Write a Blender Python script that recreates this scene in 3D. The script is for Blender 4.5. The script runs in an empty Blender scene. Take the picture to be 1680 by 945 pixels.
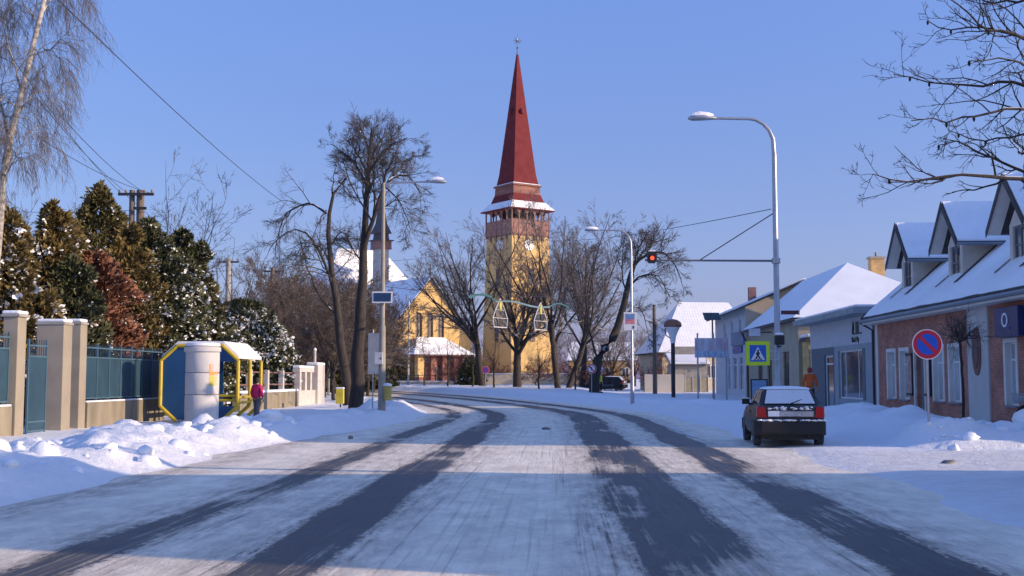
import bpy, math, random
import numpy as np
from mathutils import Vector, Matrix
PI = math.pi
R = math.radians
scene = bpy.context.scene
COL = scene.collection

# ------------------------------------------------------------------ camera, sky, sun, exposure
CAMH, FPX, PITCH = 1.65, 1900.0, 4.5
cam_d = bpy.data.cameras.new('camera')
cam_d.sensor_width = 36.0
cam_d.lens = 36.0 * FPX / 1680.0
cam_d.clip_start, cam_d.clip_end = 0.1, 9000
cam = bpy.data.objects.new('camera', cam_d)
COL.objects.link(cam)
cam.location = (0, 0, CAMH)
cam.rotation_euler = (R(90 + PITCH), 0, 0)
scene.camera = cam
SUN_EL, SUN_AZ = 15.5, 103.0            # azimuth clockwise from +Y (the way the camera looks)
world = bpy.data.worlds.new('World')
scene.world = world
world.use_nodes = True
wn = world.node_tree.nodes
wl = world.node_tree.links
sky = wn.new('ShaderNodeTexSky')
sky.sky_type = 'NISHITA'
sky.sun_disc = False
sky.sun_elevation = R(SUN_EL)
sky.sun_rotation = R(SUN_AZ)
sky.altitude = 100
sky.air_density = 1.0
sky.dust_density = 1.5
sky.ozone_density = 3.5
# the winter sky of the photograph is more violet than the clear model sky: tint it evenly all round,
# and lift the horizon band with thin ice haze
wtc = wn.new('ShaderNodeTexCoord'); wsp = wn.new('ShaderNodeSeparateXYZ'); wl.new(wtc.outputs['Generated'], wsp.inputs[0])
wrp = wn.new('ShaderNodeValToRGB')
_e = wrp.color_ramp.elements
_e[0].position = 0.0; _e[0].color = (0.72, 0.44, 1.75, 1)
_e[1].position = 1.0; _e[1].color = (0.50, 1.00, 3.0, 1)
_a = _e.new(0.20); _a.color = (0.52, 0.66, 2.2, 1)
_a = _e.new(0.38); _a.color = (0.52, 0.93, 2.95, 1)
wl.new(wsp.outputs[2], wrp.inputs[0])
wmx = wn.new('ShaderNodeMix'); wmx.data_type = 'RGBA'; wmx.inputs[0].default_value = 0.58
wl.new(sky.outputs[0], wmx.inputs[6]); wl.new(wrp.outputs[0], wmx.inputs[7]); wl.new(wmx.outputs[2], wn['Background'].inputs[0])
wn['Background'].inputs[1].default_value = 0.14
sl = bpy.data.lights.new('sun', 'SUN')
sl.energy = 2.45
sl.angle = R(0.5)
sl.color = (1.0, 0.77, 0.54)
sun = bpy.data.objects.new('sun', sl)
COL.objects.link(sun)
to_sun = Vector((math.sin(R(SUN_AZ)) * math.cos(R(SUN_EL)), math.cos(R(SUN_AZ)) * math.cos(R(SUN_EL)), math.sin(R(SUN_EL))))
sun.rotation_euler = to_sun.to_track_quat('Z', 'Y').to_euler()
sun.location = to_sun * 200
scene.view_settings.view_transform = 'Standard'
scene.view_settings.look = 'None'
scene.view_settings.gamma = 1.0
scene.view_settings.exposure = 1.0
scene.view_settings.use_curve_mapping = False

# ------------------------------------------------------------------ pixel and street coordinates
_c, _s = math.cos(R(PITCH)), math.sin(R(PITCH))
def at(px, py, Y):
    """the point at depth Y metres that the photograph shows at pixel (px, py)"""
    dx, dz = (px - 840) / FPX, (472.5 - py) / FPX
    wy, wz = _c - dz * _s, _s + dz * _c
    k = Y / wy
    return Vector((dx * k, Y, CAMH + wz * k))
A0 = R(2.2)                              # the street leaves the camera 2.2 degrees to the right
U2 = np.array([math.sin(A0), math.cos(A0)])
R2 = np.array([math.cos(A0), -math.sin(A0)])
O2 = np.array([-0.45, 0.0])
ARC0, ARCR = 46.0, 93.0                  # straight for 46 m, then a left bend of 93 m radius
PA = O2 + U2 * ARC0
CA = PA - R2 * ARCR
def SW(lat, al, z=0.0):
    p = O2 + R2 * lat + U2 * al
    return Vector((p[0], p[1], z))
def AL(px, lat):
    return (lat - 0.45) / ((px - 840) / FPX - 0.0384)
def street_lat(x, y):
    """signed distance right of the street's centre line, and distance along it"""
    x, y = np.asarray(x, float), np.asarray(y, float)
    dx, dy = x - O2[0], y - O2[1]
    al = dx * U2[0] + dy * U2[1]
    lat = dx * R2[0] + dy * R2[1]
    ex, ey = x - CA[0], y - CA[1]
    rad = np.hypot(ex, ey)
    ang = np.arctan2(ex * U2[0] + ey * U2[1], ex * R2[0] + ey * R2[1])
    inarc = al > ARC0
    return np.where(inarc, rad - ARCR, lat), np.where(inarc, ARC0 + ang * ARCR, al)
def sstep(a, b, v):
    t = np.clip((np.asarray(v, float) - a) / (b - a), 0, 1)
    return t * t * (3 - 2 * t)

# ------------------------------------------------------------------ numpy value noise
_perm = np.random.RandomState(7).rand(256, 256)
def vnoise(x, y):
    xi, yi = np.floor(x).astype(int), np.floor(y).astype(int)
    fx, fy = x - xi, y - yi
    fx, fy = fx * fx * (3 - 2 * fx), fy * fy * (3 - 2 * fy)
    a = _perm[xi % 256, yi % 256]; b = _perm[(xi + 1) % 256, yi % 256]
    c = _perm[xi % 256, (yi + 1) % 256]; d = _perm[(xi + 1) % 256, (yi + 1) % 256]
    return (a * (1 - fx) + b * fx) * (1 - fy) + (c * (1 - fx) + d * fx) * fy
def fbm(x, y, o=4):
    v, a, t = 0, 1.0, 0
    for i in range(o):
        v = v + a * vnoise(x * 2 ** i + 17.3 * i, y * 2 ** i + 5.1 * i); t += a; a *= 0.5
    return v / t
def billow(x, y, o=3):
    v, a, t = 0, 1.0, 0
    for i in range(o):
        v = v + a * np.abs(2 * vnoise(x * 2 ** i + 31.7 * i, y * 2 ** i + 9.4 * i) - 1); t += a; a *= 0.45
    return v / t

def ground_z(x, y):
    x, y = np.asarray(x, float), np.asarray(y, float)
    lat, al = street_lat(x, y)
    base = 0.85 * sstep(62, 128, y) * (1 - 0.62 * sstep(5, 10, x) * (1 - sstep(135, 170, y)))
    eL = np.interp(al, [-50, 30, 36, 46, 60, 400], [6.9, 6.9, 6.3, 5.4, 5.3, 5.3]) + 0.7 * (fbm(al * 0.35, lat * 0 + 3, 3) - 0.5)
    eR = np.interp(al, [-50, 25.6, 27.2, 34, 42, 60, 400], [60, 60, 8.4, 7.6, 6.2, 6.2, 6.2]) + 0.6 * (fbm(al * 0.4, lat * 0 + 9, 3) - 0.5)
    h = np.full(lat.shape, -0.05)
    # left verge with the ploughed ridge
    dL = -lat - eL
    lump = billow(x * 0.95 + 3, y * 0.85, 4)
    ampL = np.interp(al, [-50, 8, 14, 31, 35, 38, 46, 50, 66, 80, 300], [0.2, 0.22, 0.26, 0.30, 0.28, 0.14, 0.14, 0.30, 0.30, 0.15, 0.12])
    bankL = np.exp(-((dL - 1.9) / 1.5) ** 2) * ampL * (0.10 + 2.5 * lump)
    hl = -0.05 + 0.22 * sstep(-0.5, 0.9, dL) + bankL * sstep(-0.3, 0.8, dL) + (0.10 * (fbm(x * 0.8, y * 0.8) - 0.5) + 0.10 * (billow(x * 2.3, y * 2.1, 3) - 0.35) * np.exp(-((dL - 2.4) / 2.6) ** 2)) * sstep(0, 1, dL)
    h = np.where(dL > -0.6, hl, h)
    # right verge
    dR = lat - eR
    lump2 = billow(x * 0.5 + 11, y * 0.55 + 4, 4)
    ampR = np.interp(al, [26, 27, 31, 40, 60, 90, 300], [0.26, 0.30, 0.30, 0.26, 0.30, 0.2, 0.15])
    side = np.exp(-((al - 28.9) / 1.2) ** 2) * sstep(8.2, 9.6, lat) * 0.36 * (0.30 + 1.9 * billow(x * 1.1, y * 1.1, 4))
    mound = np.exp(-((lat - 11.0) / 1.7) ** 2) * np.interp(al, [27, 30, 34, 60, 70], [0, .15, .55, .5, .1]) * (0.1 + 1.7 * fbm(x * .55 + 7, y * .55, 3) ** 1.6)
    bankR = np.exp(-((dR - 1.5) / 1.6) ** 2) * ampR * (0.3 + 1.3 * lump2) * sstep(29, 33, al)
    hr = -0.05 + 0.24 * sstep(-0.4, 1.2, dR) + bankR * sstep(-0.2, 0.8, dR) + side + mound + 0.08 * (fbm(x * 0.7, y * 0.7) - 0.5) * sstep(0, 1, dR)
    h = np.where(dR > -0.5, np.maximum(h, hr), h)
    # the mouth of the side street: packed snow a few centimetres thick
    mouth = -0.05 + 0.095 * sstep(4.7, 6.6, lat + 1.1 * (fbm(x * 0.6, y * 0.35, 3) - 0.5)) + 0.03 * fbm(x * 1.3, y * 1.3, 3) * sstep(5.6, 7, lat)
    h = np.where((lat > 3.5) & (dR <= -0.5), mouth, h)
    h = np.where((lat > 3.5) & (dR > -0.5), np.maximum(h, mouth), h)
    return base + h
def gz(x, y):
    return float(ground_z(np.array([x]), np.array([y]))[0])
def on_ground(px, Y):
    x = (px - 840) / FPX * Y * 1.003
    return Vector((x, Y, gz(x, Y)))
def SG(lat, al, dz=0.0):
    v = SW(lat, al)
    v.z = gz(v.x, v.y) + dz
    return v

# ------------------------------------------------------------------ objects
def link(o, parent=None):
    COL.objects.link(o)
    if parent is not None:
        o.parent = parent
    return o
def tag(o, label, cat, group=None):
    o['label'] = label; o['category'] = cat
    if group: o['group'] = group
    return o
def thing(name, label, cat, loc=(0, 0, 0), rz=0.0, group=None):
    o = bpy.data.objects.new(name, None)
    o.empty_display_size = 0.2
    link(o)
    o.location = loc; o.rotation_euler = (0, 0, rz)
    return tag(o, label, cat, group)
def copy_tree(o, parent=None):
    c = o.copy(); COL.objects.link(c)
    if parent is not None: c.parent = parent
    for ch in list(o.children): copy_tree(ch, c)
    return c
class MB:
    def __init__(s): s.v, s.f = [], []
    def add(s, vs, fs):
        b = len(s.v); s.v += [tuple(v) for v in vs]; s.f += [tuple(b + i for i in f) for f in fs]; return s
    def box(s, x0, x1, y0, y1, z0, z1):
        return s.add([(x0,y0,z0),(x1,y0,z0),(x1,y1,z0),(x0,y1,z0),(x0,y0,z1),(x1,y0,z1),(x1,y1,z1),(x0,y1,z1)],
                     [(0,3,2,1),(4,5,6,7),(0,1,5,4),(1,2,6,5),(2,3,7,6),(3,0,4,7)])
    def quad(s, a, b, c, d): return s.add([a, b, c, d], [(0, 1, 2, 3)])
    def tri(s, a, b, c): return s.add([a, b, c], [(0, 1, 2)])
    def extrude(s, pts, vec):
        n = len(pts); vec = Vector(vec); p = [Vector(q) for q in pts]
        return s.add(p + [q + vec for q in p], [tuple(range(n))[::-1], tuple(range(n, 2*n))] + [(i, (i+1) % n, n + (i+1) % n, n + i) for i in range(n)])
    def tube(s, pts, rad, n=8, cap=True):
        pts = [Vector(p) for p in pts]
        if not hasattr(rad, '__len__'): rad = [rad] * len(pts)
        vs, fs = [], []
        for i, p in enumerate(pts):
            t = (pts[min(i+1, len(pts)-1)] - pts[max(i-1, 0)]).normalized()
            a = t.cross(Vector((0.3, 0.9, 0.1)) if abs(t.y) < 0.9 else Vector((1, 0, 0))).normalized()
            b = t.cross(a)
            for k in range(n):
                th = 2 * PI * k / n
                vs.append(p + (a * math.cos(th) + b * math.sin(th)) * rad[i])
        for i in range(len(pts) - 1):
            for k in range(n):
                fs.append((i*n+k, i*n+(k+1) % n, (i+1)*n+(k+1) % n, (i+1)*n+k))
        if cap: fs += [tuple(range(n))[::-1], tuple(range((len(pts)-1)*n, len(pts)*n))]
        return s.add(vs, fs)
    def lathe(s, prof, c=(0, 0, 0), n=24, axis='z'):
        vs, fs = [], []
        for r_, z in prof:
            for k in range(n):
                th = 2 * PI * k / n
                a, b = r_ * math.cos(th), r_ * math.sin(th)
                p = {'z': (a, b, z), 'y': (a, z, b), 'x': (z, a, b)}[axis]
                vs.append((p[0]+c[0], p[1]+c[1], p[2]+c[2]))
        m = len(prof)
        for i in range(m - 1):
            for k in range(n): fs.append((i*n+k, i*n+(k+1) % n, (i+1)*n+(k+1) % n, (i+1)*n+k))
        fs += [tuple(range(n))[::-1], tuple(range((m-1)*n, m*n))]
        return s.add(vs, fs)
    def loft(s, rings, closed=True):
        n = len(rings[0]); vs = [p for r_ in rings for p in r_]; fs = []
        for i in range(len(rings) - 1):
            for k in range(n): fs.append((i*n+k, i*n+(k+1) % n, (i+1)*n+(k+1) % n, (i+1)*n+k))
        if closed: fs += [tuple(range(n))[::-1], tuple(range((len(rings)-1)*n, len(rings)*n))]
        return s.add(vs, fs)
    def build(s, name, mat, parent=None, smooth=False, bevel=0, seg=2, loc=None, kind=None):
        me = bpy.data.meshes.new(name)
        me.from_pydata(s.v, [], s.f); me.update()
        if mat: me.materials.append(mat)
        if smooth:
            me.polygons.foreach_set('use_smooth', [True] * len(me.polygons))
            me.set_sharp_from_angle(angle=R(40))
        o = bpy.data.objects.new(name, me)
        link(o, parent)
        if loc is not None: o.location = loc
        if bevel:
            m = o.modifiers.new('bevel', 'BEVEL'); m.width = bevel; m.segments = seg; m.limit_method = 'ANGLE'; m.angle_limit = R(35)
        if kind: o['kind'] = kind
        return o
def np_obj(name, V, F, mat, parent=None, smooth=False, kind=None):
    V = np.asarray(V, np.float32).reshape(-1, 3); F = np.asarray(F, np.int32)
    me = bpy.data.meshes.new(name)
    k = F.shape[1]
    me.vertices.add(len(V)); me.vertices.foreach_set('co', V.ravel())
    me.loops.add(F.size); me.loops.foreach_set('vertex_index', F.ravel())
    me.polygons.add(len(F)); me.polygons.foreach_set('loop_start', np.arange(0, F.size, k, dtype=np.int32))
    me.update(calc_edges=True)
    if smooth: me.polygons.foreach_set('use_smooth', np.ones(len(F), bool))
    if mat: me.materials.append(mat)
    o = bpy.data.objects.new(name, me)
    link(o, parent)
    if kind: o['kind'] = kind
    return o

# ------------------------------------------------------------------ materials
MATS = {}
SNOWC = (0.90, 0.90, 0.90)
def rgba(c): return (c[0], c[1], c[2], 1)
def mat(name, col, rough=0.7, var=0.18, scale=2.0, bump=0.0, bscale=25.0, metal=0.0, snow=0.0, col2=None, island=False, emit=None, spec=0.5, stretch=None, detail=5):
    if name in MATS: return MATS[name]
    m = bpy.data.materials.new(name); m.use_nodes = True
    nt = m.node_tree; N, L = nt.nodes, nt.links
    bs = N['Principled BSDF']
    bs.inputs['Roughness'].default_value = rough
    bs.inputs['Metallic'].default_value = metal
    bs.inputs['Specular IOR Level'].default_value = spec
    tc = N.new('ShaderNodeTexCoord')
    src = tc.outputs['Object']
    if stretch:
        mp = N.new('ShaderNodeMapping'); mp.inputs['Scale'].default_value = stretch
        L.new(src, mp.inputs[0]); src = mp.outputs[0]
    no = N.new('ShaderNodeTexNoise'); no.inputs['Scale'].default_value = scale; no.inputs['Detail'].default_value = detail
    L.new(src, no.inputs['Vector'])
    mx = N.new('ShaderNodeMix'); mx.data_type = 'RGBA'
    c2 = col2 if col2 else tuple(min(1, c * (1 + var)) for c in col)
    c1 = col if col2 else tuple(c * (1 - var) for c in col)
    mx.inputs[6].default_value = rgba(c1); mx.inputs[7].default_value = rgba(c2)
    if island:
        gi = N.new('ShaderNodeNewGeometry')
        ad = N.new('ShaderNodeMath'); ad.operation = 'ADD'
        L.new(gi.outputs['Random Per Island'], ad.inputs[0]); L.new(no.outputs[0], ad.inputs[1])
        ml = N.new('ShaderNodeMath'); ml.operation = 'MULTIPLY'; ml.inputs[1].default_value = 0.62
        L.new(ad.outputs[0], ml.inputs[0]); L.new(ml.outputs[0], mx.inputs[0])
    else:
        mr = N.new('ShaderNodeMapRange'); mr.inputs[1].default_value = 0.3; mr.inputs[2].default_value = 0.7
        L.new(no.outputs[0], mr.inputs[0]); L.new(mr.outputs[0], mx.inputs[0])
    out = mx.outputs[2]
    if snow > 0:
        ge = N.new('ShaderNodeNewGeometry'); sp = N.new('ShaderNodeSeparateXYZ'); L.new(ge.outputs['Normal'], sp.inputs[0])
        n2 = N.new('ShaderNodeTexNoise'); n2.inputs['Scale'].default_value = 1.6; n2.inputs['Detail'].default_value = 4
        L.new(tc.outputs['Object'], n2.inputs['Vector'])
        ma = N.new('ShaderNodeMath'); ma.operation = 'MULTIPLY_ADD'; ma.inputs[1].default_value = 1.5; ma.inputs[2].default_value = -0.75
        L.new(n2.outputs[0], ma.inputs[0])
        mb = N.new('ShaderNodeMath'); mb.operation = 'ADD'; L.new(sp.outputs[2], mb.inputs[0]); L.new(ma.outputs[0], mb.inputs[1])
        r2 = N.new('ShaderNodeMapRange'); r2.inputs[1].default_value = 1.05 - snow; r2.inputs[2].default_value = 1.2 - snow
        L.new(mb.outputs[0], r2.inputs[0])
        m2 = N.new('ShaderNodeMix'); m2.data_type = 'RGBA'; m2.inputs[7].default_value = rgba(SNOWC)
        L.new(r2.outputs[0], m2.inputs[0]); L.new(out, m2.inputs[6]); out = m2.outputs[2]
    L.new(out, bs.inputs['Base Color'])
    if bump:
        nb = N.new('ShaderNodeTexNoise'); nb.inputs['Scale'].default_value = bscale; nb.inputs['Detail'].default_value = 6
        L.new(src, nb.inputs['Vector'])
        bp = N.new('ShaderNodeBump'); bp.inputs['Strength'].default_value = bump; bp.inputs['Distance'].default_value = 0.03
        L.new(nb.outputs[0], bp.inputs['Height']); L.new(bp.outputs[0], bs.inputs['Normal'])
    if emit:
        bs.inputs['Emission Color'].default_value = rgba(emit[0]); bs.inputs['Emission Strength'].default_value = emit[1]
    MATS[name] = m
    return m
def brick_mat(name, c1, c2, mortar, axes, rough=0.85, bw=0.25, rh=0.077):
    m = bpy.data.materials.new(name); m.use_nodes = True
    N, L = m.node_tree.nodes, m.node_tree.links
    bs = N['Principled BSDF']; bs.inputs['Roughness'].default_value = rough
    tc = N.new('ShaderNodeTexCoord'); sp = N.new('ShaderNodeSeparateXYZ'); cb = N.new('ShaderNodeCombineXYZ')
    L.new(tc.outputs['Object'], sp.inputs[0])
    L.new(sp.outputs[axes[0]], cb.inputs[0]); L.new(sp.outputs[axes[1]], cb.inputs[1])
    bt = N.new('ShaderNodeTexBrick'); L.new(cb.outputs[0], bt.inputs['Vector'])
    bt.inputs['Color1'].default_value = rgba(c1); bt.inputs['Color2'].default_value = rgba(c2); bt.inputs['Mortar'].default_value = rgba(mortar)
    bt.inputs['Scale'].default_value = 1.0; bt.inputs['Brick Width'].default_value = bw; bt.inputs['Row Height'].default_value = rh
    bt.inputs['Mortar Size'].default_value = 0.006
    no = N.new('ShaderNodeTexNoise'); no.inputs['Scale'].default_value = 1.3; no.inputs['Detail'].default_value = 6
    L.new(tc.outputs['Object'], no.inputs['Vector'])
    mr = N.new('ShaderNodeMapRange'); mr.inputs[1].default_value = 0.3; mr.inputs[2].default_value = 0.7; mr.inputs[3].default_value = 0.72; mr.inputs[4].default_value = 1.25
    L.new(no.outputs[0], mr.inputs[0])
    mx = N.new('ShaderNodeMix'); mx.data_type = 'RGBA'; mx.blend_type = 'MULTIPLY'; mx.inputs[0].default_value = 1
    L.new(bt.outputs[0], mx.inputs[6]); L.new(mr.outputs[0], mx.inputs[7]); L.new(mx.outputs[2], bs.inputs['Base Color'])
    bp = N.new('ShaderNodeBump'); bp.inputs['Strength'].default_value = 0.5; bp.inputs['Distance'].default_value = 0.01; bp.invert = True
    L.new(bt.outputs['Fac'], bp.inputs['Height']); L.new(bp.outputs[0], bs.inputs['Normal'])
    return m
def glass_mat(name, col, rough=0.06):
    return mat(name, col, rough=rough, var=0.25, scale=0.7, spec=0.8)
snow_m = mat('snow', SNOWC, rough=0.65, var=0.05, scale=1.5, bump=0.5, bscale=9.0, spec=0.25)
snow_roof = mat('roof_snow', SNOWC, rough=0.7, var=0.04, scale=0.8, bump=0.35, bscale=4.0, spec=0.2)
galv = mat('galvanised_steel', (0.42, 0.43, 0.45), rough=0.45, metal=0.55, var=0.1, scale=6)
concrete = mat('concrete', (0.36, 0.33, 0.29), rough=0.9, var=0.2, scale=3, bump=0.3)
render_beige = mat('beige_render', (0.33, 0.28, 0.21), rough=0.9, var=0.12, scale=1.6, bump=0.15, bscale=60)
dark_metal = mat('dark_metal', (0.03, 0.03, 0.035), rough=0.5, var=0.2)
white_paint = mat('white_paint', (0.75, 0.75, 0.74), rough=0.5, var=0.06)
wire_m = mat('wire_black', (0.035, 0.037, 0.045), rough=0.6)
pane_m = glass_mat('window_glass', (0.07, 0.09, 0.11))

# ------------------------------------------------------------------ ground and street
def snow_ground_mat():
    m = bpy.data.materials.new('ground_snow'); m.use_nodes = True
    N, L = m.node_tree.nodes, m.node_tree.links
    bs = N['Principled BSDF']; bs.inputs['Roughness'].default_value = 0.62; bs.inputs['Specular IOR Level'].default_value = 0.25
    tc = N.new('ShaderNodeTexCoord')
    at_ = N.new('ShaderNodeAttribute'); at_.attribute_name = 'grime'
    n1 = N.new('ShaderNodeTexNoise'); n1.inputs['Scale'].default_value = 2.4; n1.inputs['Detail'].default_value = 8; n1.inputs['Roughness'].default_value = 0.65
    L.new(tc.outputs['Object'], n1.inputs['Vector'])
    mr = N.new('ShaderNodeMapRange'); mr.inputs[1].default_value = 0.32; mr.inputs[2].default_value = 0.68; mr.inputs[3].default_value = 0.25; mr.inputs[4].default_value = 1.0
    L.new(n1.outputs[0], mr.inputs[0])
    mu = N.new('ShaderNodeMath'); mu.operation = 'MULTIPLY'; L.new(at_.outputs['Fac'], mu.inputs[0]); L.new(mr.outputs[0], mu.inputs[1])
    mx = N.new('ShaderNodeMix'); mx.data_type = 'RGBA'
    mx.inputs[6].default_value = rgba(SNOWC); mx.inputs[7].default_value = (0.70, 0.665, 0.61, 1)
    L.new(mu.outputs[0], mx.inputs[0]); L.new(mx.outputs[2], bs.inputs['Base Color'])
    n2 = N.new('ShaderNodeTexNoise'); n2.inputs['Scale'].default_value = 3.2; n2.inputs['Detail'].default_value = 10; n2.inputs['Roughness'].default_value = 0.68
    L.new(tc.outputs['Object'], n2.inputs['Vector'])
    bp = N.new('ShaderNodeBump'); bp.inputs['Strength'].default_value = 0.9; bp.inputs['Distance'].default_value = 0.10
    L.new(n2.outputs[0], bp.inputs['Height']); L.new(bp.outputs[0], bs.inputs['Normal'])
    return m
def road_mat():
    m = bpy.data.materials.new('packed_snow_road'); m.use_nodes = True
    N, L = m.node_tree.nodes, m.node_tree.links
    bs = N['Principled BSDF']; bs.inputs['Specular IOR Level'].default_value = 0.3
    uv = N.new('ShaderNodeUVMap'); uv.uv_map = 'street'
    sp = N.new('ShaderNodeSeparateXYZ'); L.new(uv.outputs[0], sp.inputs[0])
    def math_(op, a, b=None, c=None):
        n = N.new('ShaderNodeMath'); n.operation = op
        for i, q in enumerate((a, b, c)):
            if q is None: continue
            if isinstance(q, (int, float)): n.inputs[i].default_value = q
            else: L.new(q, n.inputs[i])
        return n.outputs[0]
    def noise(sx, sy, scale=1.0, detail=5, rough=0.55):
        mp = N.new('ShaderNodeMapping'); mp.inputs['Scale'].default_value = (sx, sy, 1)
        L.new(uv.outputs[0], mp.inputs[0])
        n = N.new('ShaderNodeTexNoise'); n.inputs['Scale'].default_value = scale; n.inputs['Detail'].default_value = detail; n.inputs['Roughness'].default_value = rough
        L.new(mp.outputs[0], n.inputs['Vector']); return n.outputs[0]
    def rng(v, a, b, c=0.0, d=1.0, smooth=True):
        n = N.new('ShaderNodeMapRange')
        if smooth: n.interpolation_type = 'SMOOTHSTEP'
        L.new(v, n.inputs[0])
        for i, q in zip((1, 2, 3, 4), (a, b, c, d)): n.inputs[i].default_value = q
        return n.outputs[0]
    lat, al = sp.outputs[0], sp.outputs[1]
    wob = math_('MULTIPLY_ADD', noise(0.25, 0.07, 1, 3), 0.5, -0.25)
    mid = math_('MULTIPLY_ADD', noise(2.2, 0.30, 1, 5, 0.6), 0.50, -0.25)
    grain = math_('MULTIPLY_ADD', noise(14.0, 7.0, 1, 4, 0.7), 0.36, -0.18)
    lw = math_('ADD', math_('ADD', lat, wob), math_('ADD', mid, grain))
    tot, slush = None, None
    for c, w, k in ((-3.95, 0.33, 0.80), (-2.05, 0.42, 0.96), (1.72, 0.60, 0.92), (3.74, 0.46, 1.0), (-6.45, 0.05, 0.55)):
        d = math_('ABSOLUTE', math_('SUBTRACT', lw, c))
        t = math_('MULTIPLY', rng(d, w + 0.16, w - 0.14), k)
        tot = t if tot is None else math_('MAXIMUM', tot, t)
        t = rng(d, w + 0.95, w - 0.05, 0.0, 0.42)
        slush = t if slush is None else math_('MAXIMUM', slush, t)
    # thin snow streaks dragged along the bare tracks, and snow smeared over them in places
    drag = rng(noise(11.0, 0.22, 1, 6, 0.7), 0.35, 0.57, 0.60, 1.0)
    smear = rng(noise(0.55, 0.17, 1, 6, 0.65), 0.33, 0.56, 0.34, 1.0)
    tot = math_('MULTIPLY', math_('MULTIPLY', tot, drag), smear)
    # brown slush beside the tracks, fine wheel lines and grit on the packed snow
    slush = math_('MULTIPLY', slush, rng(noise(6.0, 1.1, 1, 8, 0.75), 0.34, 0.66))
    lines = math_('MULTIPLY', rng(noise(13.0, 0.12, 1, 5, 0.7), 0.50, 0.72), rng(math_('ABSOLUTE', lat), 6.4, 2.0, 0.05, 0.34))
    grit = rng(noise(24.0, 12.0, 1, 5, 0.75), 0.54, 0.74, 0.0, 0.30)
    grit = math_('MULTIPLY', grit, rng(noise(0.9, 0.35, 1, 4), 0.30, 0.62, 0.25, 1.0))
    tot = math_('MAXIMUM', tot, math_('ADD', slush, math_('MULTIPLY', lines, 0.8)))
    tot = math_('MINIMUM', math_('ADD', tot, grit), 1.0)
    ramp = N.new('ShaderNodeValToRGB')
    e = ramp.color_ramp.elements
    e[0].position = 0.0; e[0].color = (0.92, 0.825, 0.665, 1)
    e[1].position = 0.88; e[1].color = (0.036, 0.037, 0.041, 1)
    a = e.new(0.30); a.color = (0.62, 0.54, 0.44, 1)
    b = e.new(0.58); b.color = (0.120, 0.110, 0.102, 1)
    L.new(tot, ramp.inputs[0])
    pat = N.new('ShaderNodeMix'); pat.data_type = 'RGBA'; pat.blend_type = 'MULTIPLY'; pat.inputs[0].default_value = 1.0
    br = rng(noise(1.6, 0.9, 1, 9, 0.75), 0.3, 0.7, 0.78, 1.16)
    L.new(ramp.outputs[0], pat.inputs[6]); L.new(br, pat.inputs[7])
    L.new(pat.outputs[2], bs.inputs['Base Color'])
    L.new(rng(tot, 0.3, 0.9, 0.75, 0.42), bs.inputs['Roughness'])
    hgt = math_('ADD', math_('MULTIPLY', noise(7, 2.5, 1, 9, 0.75), 1.3), math_('MULTIPLY', tot, -0.7))
    bp = N.new('ShaderNodeBump'); bp.inputs['Strength'].default_value = 0.8; bp.inputs['Distance'].default_value = 0.035
    L.new(hgt, bp.inputs['Height']); L.new(bp.outputs[0], bs.inputs['Normal'])
    return m
def axis_grid(lo, hi, step, far_lo, far_hi, grow=1.22):
    a = list(np.arange(lo, hi + 1e-6, step))
    s = step; v = a[-1]
    while v < far_hi: s *= grow; v += s; a.append(v)
    s = step; v = a[0]; b = []
    while v > far_lo: s *= grow; v -= s; b.append(v)
    return np.array(b[::-1] + a)
gx = axis_grid(-17, 17, 0.19, -3500, 3500)
ya = np.arange(8, 46, 0.19)
yb = [ya[-1]]; st = 0.2
while yb[-1] < 6000:
    st = min(st * 1.02, 0.6) if yb[-1] < 140 else st * 1.25
    yb.append(yb[-1] + st)
yc = [8.0]; st = 0.3
while yc[-1] > -400: st *= 1.25; yc.append(yc[-1] - st)
gy = np.array(yc[::-1][:-1] + list(ya) + yb[1:])
GX, GY = np.meshgrid(gx, gy)
GZ = ground_z(GX, GY)
nx, ny = len(gx), len(gy)
ii = (np.arange(ny - 1)[:, None] * nx + np.arange(nx - 1)[None, :]).ravel()
GF = np.stack([ii, ii + 1, ii + nx + 1, ii + nx], 1)
ground = np_obj('ground', np.stack([GX, GY, GZ], -1), GF, snow_ground_mat(), smooth=True)
ground['kind'] = 'structure'
glat, gal = street_lat(GX.ravel(), GY.ravel())
gr = np.clip(1.25 - np.abs(np.abs(glat) - 4.6) / 3.0, 0, 1) * 0.55
mouthg = sstep(4.5, 6.5, glat) * (1 - sstep(25.3, 27.5, gal)) * 0.85 * (GY.ravel() > -50)
gr = np.maximum(gr * (np.abs(GX.ravel()) < 60), mouthg)
gr *= (GY.ravel() < 150)
ga = ground.data.attributes.new('grime', 'FLOAT', 'POINT'); ga.data.foreach_set('value', gr.astype(np.float32))

ls = np.concatenate([np.linspace(-9.5, 7.2, 60)])
ss = np.concatenate([np.arange(-60, 6, 3.0), np.arange(6, 60, 0.4), np.arange(60, 190, 1.0)])
LS, SS = np.meshgrid(ls, ss)
th = np.clip(SS - ARC0, 0, None) / ARCR
sal = np.minimum(SS, ARC0)
bx = O2[0] + U2[0] * sal + R2[0] * LS; by = O2[1] + U2[1] * sal + R2[1] * LS
rx = CA[0] + (ARCR + LS) * (R2[0] * np.cos(th) + U2[0] * np.sin(th)); ry = CA[1] + (ARCR + LS) * (R2[1] * np.cos(th) + U2[1] * np.sin(th))
RX = np.where(SS > ARC0, rx, bx); RY = np.where(SS > ARC0, ry, by)
RZ = 0.85 * sstep(62, 128, RY) * (1 - 0.62 * sstep(5, 10, RX) * (1 - sstep(135, 170, RY))) + 0.012 * (fbm(RX * 0.8, RY * 0.3, 3) - 0.5)
n2 = len(ls)
ii = (np.arange(len(ss) - 1)[:, None] * n2 + np.arange(n2 - 1)[None, :]).ravel()
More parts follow.
